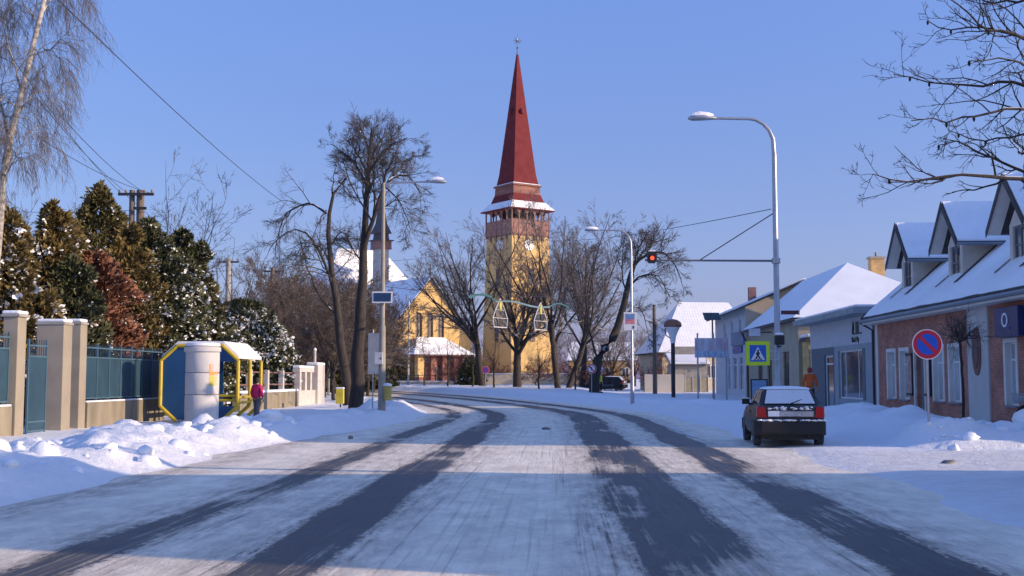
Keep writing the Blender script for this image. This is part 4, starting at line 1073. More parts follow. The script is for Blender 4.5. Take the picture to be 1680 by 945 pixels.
def auto_tree(name, label, base, H, r0, lean=(0, 0), nl=9, bark=bark_dark, twig=twig_grey, group=None, tr=.38, spread=(18, 48), dens=(11, 8, 7), grav=.07, cat='tree', stems=1, lf=(.48, .68), rmin=.010):
    b = Vector(base)
    limbs = []
    for s_ in range(stems):
        o = Vector((0, 0, 0)) if stems == 1 else Vector((math.cos(s_ * 2.1), math.sin(s_ * 2.1), 0)) * r0 * 1.6
        tip = b + o + Vector((lean[0], lean[1], H * tr)) + (o * 3 if stems > 1 else Vector((0, 0, 0)))
        limbs.append(limb([b + o - Vector((0, 0, .3)), b + o + (tip - b - o) * .5 + Vector(rs.normal(size=3) * .12), tip], r0 / (1 if stems == 1 else 1.3), r0 * .62, 8, .02))
    P = np.concatenate([q for q, _ in limbs]); Rr = np.concatenate([q for _, q in limbs])
    L1 = children(P, Rr, nl // stems, .55, 1, H * lf[0], H * lf[1], R(spread[0]), R(spread[1]), grav, .10, 9, .50, absolute=True, tipr=.16)
    allL = [limbs[0]] + limbs[1:] + [(L1[0][i:i+1], L1[1][i:i+1]) for i in range(len(L1[0]))]
    root = thing(name, label, cat, b, 0, group)
    off = np.array(b)
    V, F = merge([tubes(p - off, r_, 7) for p, r_ in allL]); np_obj('trunk', V, F, bark, root, smooth=True)
    parts = []; P, Rr = L1
    for li, n_ in enumerate(dens):
        P, Rr = children(P, Rr, n_, .15, 1, .25, .55, R(22), R(55), grav * .4, .12, (6, 5, 4)[min(li, 2)], .52, rmin=rmin)
        parts.append(tubes(P - off, Rr, 4 if li == 0 else 3))
    V, F = merge(parts); np_obj('crown', V, F, twig, root)
    return root
def GP(px, D): return on_ground(px, D)
auto_tree('church_tree', 'spreading bare tree standing between church porch and tower', GP(792, 116), 18.2, .40, (-.9, 0), 13, rmin=.013, group='bare trees on the church green', spread=(22, 55))
auto_tree('church_tree', 'bare tree with dark trunk directly before the tower', GP(848, 112), 14.0, .46, (.1, 0), 13, rmin=.013, group='bare trees on the church green', spread=(20, 60))
auto_tree('church_tree', 'many stemmed bare tree to the right of the tower', GP(920, 108), 16.4, .38, (.2, .3), 15, stems=3, rmin=.013, group='bare trees on the church green', spread=(14, 45))
auto_tree('church_tree', 'dense grey bare tree behind the many stemmed one', GP(955, 124), 17.0, .36, (.3, .3), 13, rmin=.013, group='bare trees on the church green', spread=(14, 42), twig=twig_grey)
D = 96
bL = GP(975, D)
lL = [limb([bL - Vector((0, 0, .3))] + PL(D, [(975, 615), (980, 585), (1004, 560), (1020, 520), (1028, 470), (1040, 435)]), .48, .20, 12, .03),
      limb(PL(D, [(1040, 435), (1062, 415), (1090, 412, -1), (1112, 440, -1), (1120, 470, -1)]), .17, .03, 9, .03),
      limb(PL(D, [(1036, 445), (1050, 420, 1), (1068, 398, 2), (1085, 388, 3)]), .15, .03, 9, .03),
      limb(PL(D, [(1030, 470), (1055, 450, -2), (1080, 450, -3), (1100, 490, -4)]), .12, .03, 9, .03),
      limb(PL(D, [(1026, 480), (1020, 440, 1), (1022, 400, 1)]), .10, .03, 8, .03),
      limb(PL(D, [(1040, 435), (1048, 405, -1), (1060, 385, -2)]), .12, .03, 8, .03),
      limb(PL(D, [(980, 588), (965, 540, 1), (962, 480, 2), (975, 430, 2)]), .13, .03, 9, .03),
      limb(PL(D, [(1018, 525), (1045, 500, 1), (1058, 520, 2), (1065, 560, 2)]), .08, .02, 8, .03)]
make_tree('leaning_tree', 'bare tree leaning far to one side behind the signed street lamp', bL, lL,
          [LV(16, .15, 1, .25, .55, 25, 60, .04, .14, 6, .5, .01), LV(9, .15, 1, .3, .65, 22, 55, .02, .14, 5, .55, .01), LV(7, .15, 1, .35, .75, 20, 50, .0, .13, 4, .6, .01)], bark_dark, twig_dark)
# thicket trees, far left and centre
tA = auto_tree('thicket_tree', 'bare grey tree in the thicket behind white pillared fence', GP(500, 86), 9.5, .15, (.2, .2), 12, group='bare thicket trees', dens=(12, 9, 7), spread=(15, 50), twig=twig_warm, tr=.25, rmin=.012)
tB = auto_tree('thicket_tree', 'bare grey tree in the thicket behind white pillared fence', GP(535, 80), 7.5, .12, (-.2, .1), 12, group='bare thicket trees', dens=(12, 9, 7), spread=(15, 60), twig=twig_warm, tr=.2, rmin=.012)
for i, (px, Dd, sc, rot) in enumerate(((468, 92, 1.0, 1), (520, 96, 1.15, 2.1), (555, 88, .95, 3.3), (585, 92, 1.0, 4.2), (612, 100, .9, 5.1), (485, 74, .75, .4), (550, 74, .7, 1.7), (595, 82, .7, 2.6), (510, 104, 1.1, 5.9), (572, 108, 1.1, .9), (455, 80, .8, 2.2), (530, 90, 1.1, 4.4), (605, 90, .8, 1.2), (565, 98, 1.2, 3.7), (495, 110, 1.2, .2), (545, 106, 1.3, 5.3), (625, 112, .8, 3.1))):
    o = copy_tree((tA, tB)[i % 2]); o.location = GP(px, Dd); o.rotation_euler = (0, 0, rot); sc *= 1.22; o.scale = (sc, sc, sc)
tC = auto_tree('background_tree', 'bare grey tree in the row behind the leaning tree', GP(1005, 140), 10, .2, (0, 0), 12, group='bare background trees', dens=(9, 7, 5), twig=twig_grey, tr=.25)
for i, (px, Dd, sc, rot) in enumerate(((1040, 150, .9, 1.4), (895, 170, 1.1, 2.2), (945, 150, .9, 3.0), (1070, 160, .8, 4.1), (985, 165, 1.1, 5.0), (760, 180, 1.1, .7), (640, 185, 1.1, 2.7))):
    o = copy_tree(tC); o.location = GP(px, Dd); o.rotation_euler = (0, 0, rot); o.scale = (sc, sc, sc)
rb = auto_tree('brown_shrub', 'reddish brown bare shrub behind the cream hoarding', GP(1082, 116), 5.0, .08, (0, 0), 14, group=None, dens=(10, 8, 6), spread=(10, 55), twig=mat('twigs_red', (.15, .06, .045), rough=.9, var=.3, snow=.1), tr=.12, cat='shrub')
for i, (px, Dd, sc) in enumerate(((745, 126, .8), (770, 130, .9), (820, 132, .75), (880, 120, .7), (900, 134, .9), (950, 128, .8), (990, 118, .7), (1010, 126, .8))):
    o = copy_tree(rb); o.location = GP(px, Dd); o.rotation_euler = (0, 0, i * 1.1); o.scale = (sc * 1.3, sc * 1.3, sc); o['label'] = 'bare brown bush among the trees on the church green'; o['group'] = 'brown bushes on the church green'
    o.children[1].data = o.children[1].data.copy(); o.children[1].data.materials[0] = twig_warm
auto_tree('young_tree', 'slim bare tree with upright limbs behind the concrete power pole', GP(381, 70), 11.5, .13, (.1, 0), 7, dens=(7, 4, 3), spread=(8, 26), twig=twig_dark, tr=.3)
auto_tree('young_tree', 'pale bare tree rising above conifers beside twin wooden pole', GP(274, 58), 11.6, .12, (.3, 0), 7, dens=(7, 5, 4), spread=(10, 40), twig=twig_grey, tr=.45)
for i, (px, Dd, hh) in enumerate(((697, 118, 5.2), (735, 115, 5.6), (776, 112, 5.2), (811, 108, 5.6), (884, 104, 5.0), (943, 102, 4.6))):
    if i == 0:
        sap = auto_tree('sapling', 'thin bare sapling planted along the church green', GP(px, Dd), hh, .10, (.05, 0), 6, dens=(6, 4), spread=(12, 40), twig=twig_warm, tr=.42, group='saplings on the church green', lf=(.35, .55))
    else:
        o = copy_tree(sap); o.location = GP(px, Dd); o.rotation_euler = (0, 0, i * 1.3); q = hh / 5.2; o.scale = (q, q, q)
auto_tree('young_tree', 'twiggy brown bare tree behind the golden conifers', GP(40, 50), 10.5, .12, (.2, 0), 12, dens=(10, 8, 5), spread=(12, 50), twig=twig_warm, tr=.3)
auto_tree('young_tree', 'thin greyish bare tree between birch and tallest conifer', GP(100, 56), 9.5, .12, (.2, 0), 11, dens=(10, 7, 5), spread=(15, 50), twig=twig_grey, tr=.3)
# birch at the left edge
D = 36
bb = at(-30, 690, D); bb.z = gz(bb.x, D) - .1
lb = [limb([bb] + PL(D, [(-12, 480), (-3, 380), (2, 310), (16, 215), (34, 145), (58, 60), (78, -10), (92, -90), (100, -160)]), .20, .04, 20, .015),
      limb(PL(D, [(14, 225), (-8, 120, .6), (-30, 20, 1)]), .06, .02, 8, .02), limb(PL(D, [(4, 300), (35, 235, -.6), (60, 200, -1)]), .04, .012, 8, .02),
      limb(PL(D, [(48, 95), (80, 78, -.5), (112, 85, -.8)]), .04, .012, 8, .02), limb(PL(D, [(34, 145), (10, 60, 1), (-5, -20, 1.4)]), .05, .015, 8, .02),
      limb(PL(D, [(64, 40), (34, 0, .8), (0, -30, 1.2)]), .04, .012, 8, .02), limb(PL(D, [(26, 175), (-10, 150, -.5), (-34, 185, -.8)]), .04, .012, 8, .02),
      limb(PL(D, [(70, 20), (95, -20, .3), (125, -30, .6)]), .04, .012, 8, .02), limb(PL(D, [(20, 200), (55, 150, .6), (88, 150, 1)]), .035, .012, 8, .02)]
lb2 = [lb[0]] + lb
make_tree('birch_tree', 'white barked birch with fine hanging twigs behind the pier gate', bb, lb,
          [LV(15, .15, 1, .6, 1.7, 30, 80, -.10, .2, 7, .5, .006, True), LV(11, .2, 1, .5, 1.4, 20, 60, -.34, .14, 6, .6, .005, True), LV(4, .2, 1, .3, .8, 15, 45, -.35, .15, 4, .6, .0045, True)], birch_bark, twig_grey)
# the walnut whose branches hang in at the upper right
D = 18.5
bw = at(1722, 720, D); bw.z = gz(bw.x, D) - .1
lw_ = [limb([bw] + PL(D, [(1718, 500), (1712, 330), (1722, 200), (1735, 60), (1740, -80)]), .21, .08, 12, .02)]
for pts, r0 in (([(1712, 335), (1675, 292, -.2), (1610, 290, -.5), (1545, 289, -.6), (1495, 300, -.7), (1455, 302, -.7), (1432, 285, -.7)], .055),
                ([(1720, 210), (1680, 125, .4), (1625, 142, .6), (1570, 138, .8), (1505, 136, .9), (1466, 122, .9)], .05),
                ([(1730, 120), (1680, 62, -.5), (1615, 48, -.9), (1580, 12, -1), (1545, -10, -1)], .05),
                ([(1718, 240), (1690, 172, -.6), (1612, 188, -.9), (1555, 200, -1.1), (1495, 198, -1.2)], .042),
                ([(1732, 100), (1670, 52, .8), (1600, 42, 1.3), (1545, 54, 1.5), (1522, 34, 1.5)], .045),
                ([(1716, 280), (1690, 215, .6), (1642, 232, 1), (1598, 228, 1.2), (1556, 214, 1.2)], .038),
                ([(1714, 300), (1660, 274, .3), (1604, 248, .2), (1572, 232, .1), (1540, 238, 0)], .04),
                ([(1735, 60), (1690, 0, 0), (1640, 5, .2), (1590, -15, .4)], .05),
                ([(1722, 200), (1690, 110, -1.5), (1640, 95, -2.0), (1590, 100, -2.2)], .04),
                ([(1718, 250), (1668, 250, 1.5), (1640, 200, 2.2)], .04),
                ([(1735, 40), (1800, -20, 1), (1880, -40, 2)], .06), ([(1725, 180), (1800, 120, -1), (1890, 100, -2)], .06), ([(1714, 310), (1800, 230, 1), (1880, 240, 2)], .06)):
    lw_.append(limb(PL(D, pts), r0, .010, 12, .025))
wt = make_tree('walnut_tree', 'bare dark branches of a walnut tree hanging over the corner', bw, lw_,
          [LV(10, .25, 1, .18, .45, 25, 60, .03, .18, 6, .6, .005), LV(5, .2, 1, .25, .55, 25, 60, .06, .2, 5, .65, .0045), LV(3, .3, 1, .25, .5, 25, 55, .05, .2, 3, .7, .004)], bark_dark, mat('twigs_walnut', (.020, .017, .016), rough=.9, var=.3, scale=1.0, snow=.03))
m = MB()
for i in range(16):
    p_ = lw_[1 + i % 10][0][0]; p = Vector(p_[rs.randint(6, 12)]) - Vector(bw) - Vector((0, 0, .03))
    m.lathe([(.005, -.05), (.022, -.02), (.02, .02), (.004, .04)], p, 5)
o = m.build('dry_fruit', MATS['twigs_walnut'], wt, kind='stuff')

# ------------------------------------------------------------------ evergreens with snow on them
def ico():
    t = (1 + 5 ** .5) / 2
    v = norm(np.array([(-1, t, 0), (1, t, 0), (-1, -t, 0), (1, -t, 0), (0, -1, t), (0, 1, t), (0, -1, -t), (0, 1, -t), (t, 0, -1), (t, 0, 1), (-t, 0, -1), (-t, 0, 1)], float))
    f = np.array([(0,11,5),(0,5,1),(0,1,7),(0,7,10),(0,10,11),(1,5,9),(5,11,4),(11,10,2),(10,7,6),(7,1,8),(3,9,4),(3,4,2),(3,2,6),(3,6,8),(3,8,9),(4,9,5),(2,4,11),(6,2,10),(8,6,7),(9,8,1)])
    return v, f
ICOV, ICOF = ico()
def sub(v, f):
    vs = list(map(tuple, v)); cache = {}; nf = []
    def mid(a, b):
        k = (min(a, b), max(a, b))
        if k not in cache:
            p = np.array(vs[a]) + np.array(vs[b]); vs.append(tuple(p / np.linalg.norm(p))); cache[k] = len(vs) - 1
        return cache[k]
    for a, b, c_ in f:
        x, y, z = mid(a, b), mid(b, c_), mid(c_, a); nf += [(a, x, z), (b, y, x), (c_, z, y), (x, y, z)]
    return np.array(vs), np.array(nf)
ICO2V, ICO2F = sub(ICOV, ICOF)
def blobs(pos, size, flat=.5, rand=.25, fine=False):
    V0, F0 = (ICO2V, ICO2F) if fine else (ICOV, ICOF)
    n = len(pos)
    V = V0[None] * (1 + rs.uniform(-rand, rand, (n, len(V0), 1))) * np.array(size).reshape(n, 1, -1)
    a = rs.uniform(0, 2 * PI, n); ca, sa = np.cos(a)[:, None], np.sin(a)[:, None]
    st_ = rs.uniform(.7, 1.5, (n, 1))
    x, y, z = V[..., 0] * st_, V[..., 1], V[..., 2] * flat
    tilt = rs.uniform(-.35, .35, (n, 1))
    V = np.stack([x * ca - y * sa, x * sa + y * ca, z + x * tilt], -1) + np.asarray(pos)[:, None, :]
    F = F0[None] + (np.arange(n) * len(V0))[:, None, None]
    return V.reshape(-1, 3), F.reshape(-1, 3)
def tufts(pos, outd, size, blades=6, width=.16):
    """each tuft: thin leaf blades fanning out around an outward direction"""
    n = len(pos)
    d = norm(outd[:, None, :] + rs.normal(size=(n, blades, 3)) * .55)
    L = size[:, None, None] * rs.uniform(.6, 1.25, (n, blades, 1))
    sd = norm(np.cross(d, norm(rs.normal(size=(n, blades, 3)))))
    p0 = np.repeat(pos[:, None, :], blades, 1)
    w = L * width
    a = p0 - sd * w * .35; b = p0 + d * L * .55 - sd * w; c_ = p0 + d * L; e = p0 + d * L * .55 + sd * w
    V = np.stack([a, b, c_, e], 2).reshape(-1, 3)
    F = np.arange(n * blades * 4).reshape(-1, 4)
    return V, F
def evergreen(name, label, base, H, W, leaf, n=5200, snow_n=520, power=.75, tip=0.0, group=None, cat='conifer', round_=False, lean=(0, 0), size=(.16, .34), snow_s=(.05, .15), sn_top=0.0):
    n = int(n * 1.7)
    root = thing(name, label, cat, base, 0, group)
    m = MB(); m.tube([(0, 0, -.3), (lean[0] * .5, lean[1] * .5, H * .5), (lean[0] * .9, lean[1] * .9, H * .9)], [.14, .09, .02], 7); m.build('trunk', bark_dark, root)
    ph = rs.uniform(0, 6, 6)
    NB = 150 if not round_ else 110                 # boughs: the foliage hangs in clumps of uneven reach
    b_h = rs.beta(1.0, 1.2, NB) if not round_ else rs.uniform(0, 1, NB); b_a = rs.uniform(0, 2 * PI, NB)
    b_r = np.clip(rs.normal(1.0, .17, NB), .62, 1.42) if not round_ else np.clip(rs.normal(1, .07, NB), .85, 1.15)
    def shell(n_, inner):
        ci = rs.randint(0, NB, n_)
        hf = np.abs(b_h[ci] + rs.normal(0, .022 if not round_ else .05, n_)); hf = np.where(hf > 1, 2 - hf, hf).clip(0, 1)
        an = b_a[ci] + rs.normal(0, .20, n_)
        prof = (np.sqrt(np.clip(1 - hf ** 2, 0, 1)) if round_ else (1 - hf) ** power) + .03
        lob = 1 + .22 * np.sin(an * 3 + ph[0] + hf * 7) + .18 * np.sin(an * 5 + ph[1] - hf * 13) + .16 * np.sin(hf * 26 + ph[2] + an * 2) + .10 * np.sin(hf * 47 + an * 7 + ph[3])
        if round_: lob = 1 + (lob - 1) * .35
        rr = W * prof * lob * inner * b_r[ci]
        z = .15 + hf * (H - .15) + (b_r[ci] - 1) * .5
        p = np.stack([rr * np.cos(an) + lean[0] * hf ** 1.5, rr * np.sin(an) + lean[1] * hf ** 1.5, z], -1)
        od = np.stack([np.cos(an) * .8, np.sin(an) * .8, np.full(n_, .55 if not round_ else .3 + .7 * 1)], -1)
        return p, norm(od), hf
    p, od, hf = shell(n, np.sqrt(rs.uniform(.45, 1.0, n)))
    V, F = tufts(p, od, rs.uniform(size[0], size[1], n))
    np_obj('foliage', V, F, leaf, root)
    snow_n = int(snow_n * 3.6)
    p, od, hf = shell(snow_n, rs.uniform(.86, 1.08, snow_n))
    if sn_top:
        keep = rs.uniform(0, 1, snow_n) < (hf ** .7 * sn_top + .12); p = p[keep]
    s_ = rs.uniform(snow_s[0], snow_s[1], len(p)) * rs.uniform(.35, 1.0, len(p))
    half = len(p) // 3
    V, F = blobs(p[:half], s_[:half] * .62, .45, .35)
    np_obj('snow_clumps', V, F, snow_m, root, smooth=True)
    q_ = p[half:] * np.array([1.0, 1.0, 1.0]); od2 = q_ * np.array([1, 1, 0]); od2 = norm(od2) * np.array([1, 1, 0]) + np.array([0, 0, -.12])
    V, F = tufts(q_, norm(od2), s_[half:] * 1.35, 4, .36)
    np_obj('snow_sprays', V, F, snow_m, root)
    return root
leaf_olive = mat('leaf_olive', (.032, .033, .012), rough=.85, col2=(.17, .135, .045), island=True, scale=.7)
leaf_gold = mat('leaf_gold', (.045, .040, .014), rough=.85, col2=(.24, .165, .050), island=True, scale=.8)
leaf_dark = mat('leaf_dark', (.022, .028, .014), rough=.85, col2=(.12, .12, .050), island=True, scale=.7)
leaf_rust = mat('leaf_rust', (.085, .040, .024), rough=.9, col2=(.36, .155, .085), island=True, scale=.8)
GRP = 'conifers behind the blue fence'
def ever(px, ytop, hwpx, D, leaf, label, **kw):
    b = on_ground(px, D); b.z = .15
    H = at(px, ytop, D).z - b.z; W = hwpx / FPX * D * 1.12
    return evergreen(kw.pop('name', 'conifer'), label, b, H, W, leaf, **kw)
ever(8, 352, 70, 38, leaf_gold, 'golden green snow dusted conifer behind the first gate pier', group=GRP, power=.5, snow_n=900, snow_s=(.07, .22))
ever(84, 345, 56, 40.5, leaf_gold, 'slender golden conifer with snow pads behind the wide pier', group=GRP, power=.55, snow_n=750, snow_s=(.07, .2))
ever(162, 312, 84, 48, leaf_olive, 'tallest olive conifer behind the blue fence', group=GRP, power=.62, snow_n=420, n=7500)
ever(152, 418, 62, 42, leaf_rust, 'rust brown dying conifer just behind the blue fence', group=GRP, power=.45, snow_n=620, n=6500, snow_s=(.03, .09))
ever(208, 372, 66, 47.5, leaf_gold, 'brownish green conifer partly hidden beside the rust brown one', group=GRP, power=.6, snow_n=380, snow_s=(.03, .1))
ever(244, 368, 78, 49, leaf_dark, 'dark green snow flecked conifer right of the twin pole', group=GRP, power=.55, snow_n=1700, n=7500, snow_s=(.06, .17))
ever(300, 380, 66, 54, leaf_dark, 'dark conifer with drooping top beside the ochre house wall', group=GRP, power=.6, snow_n=700, snow_s=(.05, .15))
ever(326, 450, 52, 55, leaf_olive, 'low green conifer in front of the ochre house wall', group=GRP, power=.4, snow_n=700, snow_s=(.05, .15))
ever(272, 455, 80, 52, leaf_dark, 'wide dark evergreen directly behind the bus shelter', group=GRP, power=.35, snow_n=1500, n=6500, snow_s=(.06, .16))
ever(116, 430, 56, 40, leaf_dark, 'dark low conifer between gate pier and rust brown conifer', group=GRP, power=.5, snow_n=420)
ever(402, 498, 76, 66, leaf_dark, 'rounded evergreen shrub thickly capped with snow beside bus shelter', name='snowy_shrub', cat='shrub', round_=True, n=7000, snow_n=2600, snow_s=(.07, .2), sn_top=1.0, size=(.18, .36))
ever(775, 590, 16, 122, leaf_dark, 'dark evergreen bush beside the church porch', name='evergreen_bush', cat='shrub', round_=True, n=1200, snow_n=120, size=(.3, .6), snow_s=(.1, .25))
ever(655, 583, 13, 138, leaf_olive, 'small pointed evergreen against the ochre church wall', name='evergreen_bush', cat='shrub', n=900, snow_n=60, size=(.3, .6), snow_s=(.1, .2))
for i, (px, dd) in enumerate(((500, 100), (560, 102), (610, 110))):
    ever(px, 600, 34, dd, leaf_dark, 'low dark hedge bush under the bare thicket', name='hedge_bush', cat='shrub', group='hedge bushes in the thicket', round_=True, n=1300, snow_n=60, size=(.3, .6))

# ------------------------------------------------------------------ left fence, piers, gate
LF = -14.0
fen_blue = mat('fence_blue', (.026, .066, .098), rough=.55, var=.2, scale=1.5)
fen_rail = mat('fence_blue_rail', (.07, .135, .18), rough=.5, var=.1)
def yl(px): return AL(px, LF)
def pier(label, lat0, lat1, a0, a1, ztop, capo=.06):
    p = thing('gate_pier', label, 'pier', SW(LF, (a0 + a1) / 2, 0), RZ_, 'rendered gate piers')
    h_ = (a1 - a0) / 2
    m = MB(); m.box(lat0, lat1, -h_, h_, -.2, ztop); m.build('shaft', render_beige, p, bevel=.015)
    m = MB(); m.box(lat0 - capo, lat1 + capo, -h_ - capo, h_ + capo, ztop, ztop + .07); q = m.build('cap', concrete, p, bevel=.01)
    m = MB(); m.box(lat0 - capo + .02, lat1 + capo - .02, -h_ - capo + .02, h_ + capo - .02, ztop + .072, ztop + .17); m.build('snow_cap', snow_m, q, bevel=.05, seg=3)
pier('tall square beige gate pier beside the low plinth wall end', -.20, .20, 30.15, 30.65, 3.30)
pier('broad flat beige gate pier with thick snow cap', -.55, .25, 32.9, 33.5, 3.22, .03)
pier('narrower beige pier joined behind the broad one', -.32, .12, 34.4, 34.9, 3.30, .03)
def fence(label, a0, a1, zpl, ztop, npan, open_top=.42):
    f = thing('metal_fence', label, 'fence', SW(LF, a0, 0), RZ_, 'blue metal fences on concrete plinths')
    Ln = a1 - a0
    m = MB(); m.box(-.14, .14, 0, Ln, -.3, zpl); q = m.build('plinth', mat('plinth_concrete', (.33, .28, .20), rough=.95, col2=(.20, .17, .12), scale=2.2, stretch=(1, 1, .35), bump=.3), f)
    m = MB(); m.box(-.13, .13, 0, Ln, zpl + .002, zpl + .06); m.build('snow_cap', snow_m, q, bevel=.025)
    bar = None
    for i in range(npan):
        y0, y1 = Ln * i / npan, Ln * (i + 1) / npan
        m = MB(); m.box(-.006, .006, y0 + .03, y1 - .03, zpl + .14, ztop - open_top); m.build('panel', fen_blue, f)
    for i in range(npan + 1):
        y = min(max(Ln * i / npan, .03), Ln - .03)
        m = MB(); m.box(-.022, .03, y - .022, y + .022, zpl, ztop + .04); m.build('post', fen_rail, f)
    for z in (zpl + .11, ztop - open_top, ztop - .12):
        m = MB(); m.box(.012, .034, 0, Ln, z, z + .045); m.build('rail', fen_rail, f)
    nb = int(Ln / .13)
    for i in range(nb):
        y = (i + .5) * Ln / nb
        if bar is None:
            m = MB(); m.box(-.008, .008, -.008, .008, ztop - open_top, ztop); bar = m.build('bar', fen_blue, f, loc=(0, y, 0))
        else:
            b2 = bar.copy(); COL.objects.link(b2); b2.location = (0, y, 0)
fence('blue sheet metal fence on a stained concrete plinth beside bus shelter', 35.0, 41.9, .93, 2.72, 7)
fence('short blue fence section left of the tall square pier', 21.0, 30.1, .93, 2.85, 9)
g = thing('garden_gate', 'narrow blue metal gate between the beige piers', 'gate', SW(LF, 31.2, 0), RZ_)
m = MB(); m.box(-.01, .01, .04, 1.15, .25, 2.25); m.build('panel', fen_blue, g)
m = MB(); m.box(-.02, .03, 0, .05, .1, 2.75); m.build('stile', fen_rail, g); m = MB(); m.box(-.02, .03, 1.12, 1.17, .1, 2.75); m.build('stile', fen_rail, g)
for z in (.2, .45, 2.25, 2.55): m = MB(); m.box(.012, .04, .05, 1.12, z, z + .05); m.build('rail', fen_rail, g)
for i in range(7): m = MB(); m.box(-.008, .008, .14 + i * .14, .156 + i * .14, 2.25, 2.75); m.build('bar', fen_blue, g)
# white pillared fence farther on
wf = thing('pillar_fence', 'low garden wall with pale pillars and snow cap beyond the shelter', 'fence', SW(LF, 0, 0), RZ_)
m = MB(); m.box(-.18, .18, 52, 63.8, -.2, .98); m.build('plinth', MATS['plinth_concrete'], wf)
m = MB(); m.box(-.2, .2, 52, 63.8, .982, 1.12); m.build('snow_cap', snow_m, wf, bevel=.05)
wht = mat('white_stone', (.56, .51, .47), rough=.9, var=.1)
m = MB(); m.box(-.2, .2, 63.8, 68.2, -.2, 1.02); m.build('white_plinth', wht, wf)
for y in (64.2, 65.6, 67.0): m = MB(); m.box(-.16, .16, y, y + .45, 1.02, 2.05); m.build('pillar', wht, wf)
m = MB(); m.box(-.2, .2, 64.0, 67.8, 2.05, 2.25); m.build('top_beam', wht, wf); m = MB(); m.box(-.22, .22, 64.0, 67.8, 2.252, 2.42); m.build('snow_cap', snow_m, wf, bevel=.06)
m = MB(); m.box(-.35, .35, 68.2, 70.2, -.2, 2.45); m.build('end_pier', wht, wf, bevel=.02); m = MB(); m.box(-.37, .37, 68.2, 70.2, 2.452, 2.65); m.build('snow_cap', snow_m, wf, bevel=.08)
for y in (54.0, 57.2, 60.4): m = MB(); m.box(-.12, .12, y, y + .3, 1.1, 2.1); m.build('post', wht, wf)
m = MB(); m.box(-.03, .03, 52, 63.6, 1.35, 1.42); m.build('rail', wood_dark, wf); m = MB(); m.box(-.03, .03, 52, 63.6, 1.95, 2.02); m.build('rail', wood_dark, wf)

# ------------------------------------------------------------------ bus shelter, advertising pillar
YEL = mat('shelter_yellow', (.62, .44, .03), rough=.5, var=.12, scale=3)
SBL = mat('shelter_blue', (.012, .075, .20), rough=.45, var=.25, scale=1.0, col2=(.02, .10, .24))
sp0 = at(262, 690, 40.2); gz0 = .22
W8, H8, LEN8 = 2.70, 2.58, 3.1
sh = thing('bus_shelter', 'octagonal blue and yellow bus shelter with snow on its roof', 'bus shelter', (sp0.x, 40.2, gz0), RZ_)
c1, c2 = .55, .50
octv = [(c1, 0), (W8 - c1, 0), (W8, c2), (W8, H8 - c2), (W8 - c1, H8), (c1, H8), (0, H8 - c2), (0, c2)]
def frame8(y, skip=()):
    for i in range(8):
        if i in skip: continue
        a, b = octv[i], octv[(i + 1) % 8]
        m = MB(); m.tube([(a[0], y, a[1]), (b[0], y, b[1])], .065, 8); m.build('frame_tube', YEL, sh, smooth=True)
frame8(0, (0,)); frame8(1.55, (0,)); frame8(LEN8, (0,))
def octpoly(y, pts, nm, mm): return MB().extrude([(a, y, z) for a, z in pts], (0, .03, 0)).build(nm, mm, sh)
octpoly(.03, [(c1, .03), (1.62, .03), (1.62, H8 - .03), (c1, H8 - .03), (.04, H8 - c2), (.04, c2)], 'end_panel', SBL)
octpoly(.034, [(1.64, H8 - .55), (W8 - .05, H8 - .55), (W8 - .05, H8 - c2), (W8 - c1, H8 - .04), (1.64, H8 - .04)], 'upper_end_panel', SBL)
octpoly(.034, [(1.64, .03), (W8 - c1, .03), (W8 - .06, c2), (1.64, c2)], 'lower_end_panel', SBL)
for z in (.82, .98): m = MB(); m.tube([(1.64, .04, z - .12), (W8, .04, z - .12)], .045, 6); m.build('rail', YEL, sh)
m = MB().extrude([(.04, .06, c2), (.04, .06, H8 - c2), (.04, LEN8, H8 - c2), (.04, LEN8, c2)], (.03, 0, 0)); m.build('back_panel', SBL, sh)
octpoly(LEN8 - .05, [(c1, .03), (1.3, .03), (1.3, H8 - .03), (c1, H8 - .03), (.08, H8 - c2), (.08, c2)], 'far_panel', SBL)
for z in (.62, .80): m = MB(); m.tube([(W8, .05, z), (W8, 1.5, z)], .045, 6); m.build('rail', YEL, sh)
m = MB(); m.tube([(W8 - .1, 1.6, .4), (W8 - .02, 1.6, .62), (W8 + .28, 2.0, .85)], .05, 6); m.build('handrail', YEL, sh)
m = MB(); m.box(.25, .65, .2, LEN8 - .2, .42, .48); m.box(.3, .4, .3, .4, 0, .42); m.box(.3, .4, LEN8 - .4, LEN8 - .3, 0, .42); m.build('bench', wood_dark, sh)
rp = [(0, H8 - c2), (c1, H8), (W8 - c1, H8), (W8, H8 - c2)]
for i in range(3):
    a, b = rp[i], rp[i + 1]
    q = MB().extrude([(a[0], .07, a[1] + .06), (b[0], .07, b[1] + .06), (b[0], LEN8 + .08, b[1] + .06), (a[0], LEN8 + .08, a[1] + .06)], (0, 0, .03)).build('roof_panel', white_paint, sh)
    MB().extrude([(a[0], .09, a[1] + .093), (b[0], .09, b[1] + .093), (b[0], LEN8 + .06, b[1] + .093), (a[0], LEN8 + .06, a[1] + .093)], (0, 0, .07)).build('roof_snow', snow_m, q)
pp = at(330, 694, 38.6)
pi_ = thing('advertising_pillar', 'white advertising pillar of stacked concrete rings before the bus shelter', 'pillar', (pp.x, 38.6, .15), 0)
cw = mat('whitewashed_concrete', (.60, .57, .54), rough=.85, var=.10, scale=1.8, col2=None, bump=.25, bscale=14)
for i, (z0_, z1_) in enumerate(((-.2, .98), (1.0, 1.70), (1.72, 2.38))):
    m = MB(); m.lathe([(.535, z0_), (.55, z0_ + .02), (.55, z1_ - .02), (.535, z1_)], (rs.uniform(-.01, .01), 0, 0), 40); m.build('ring', cw, pi_, smooth=True)
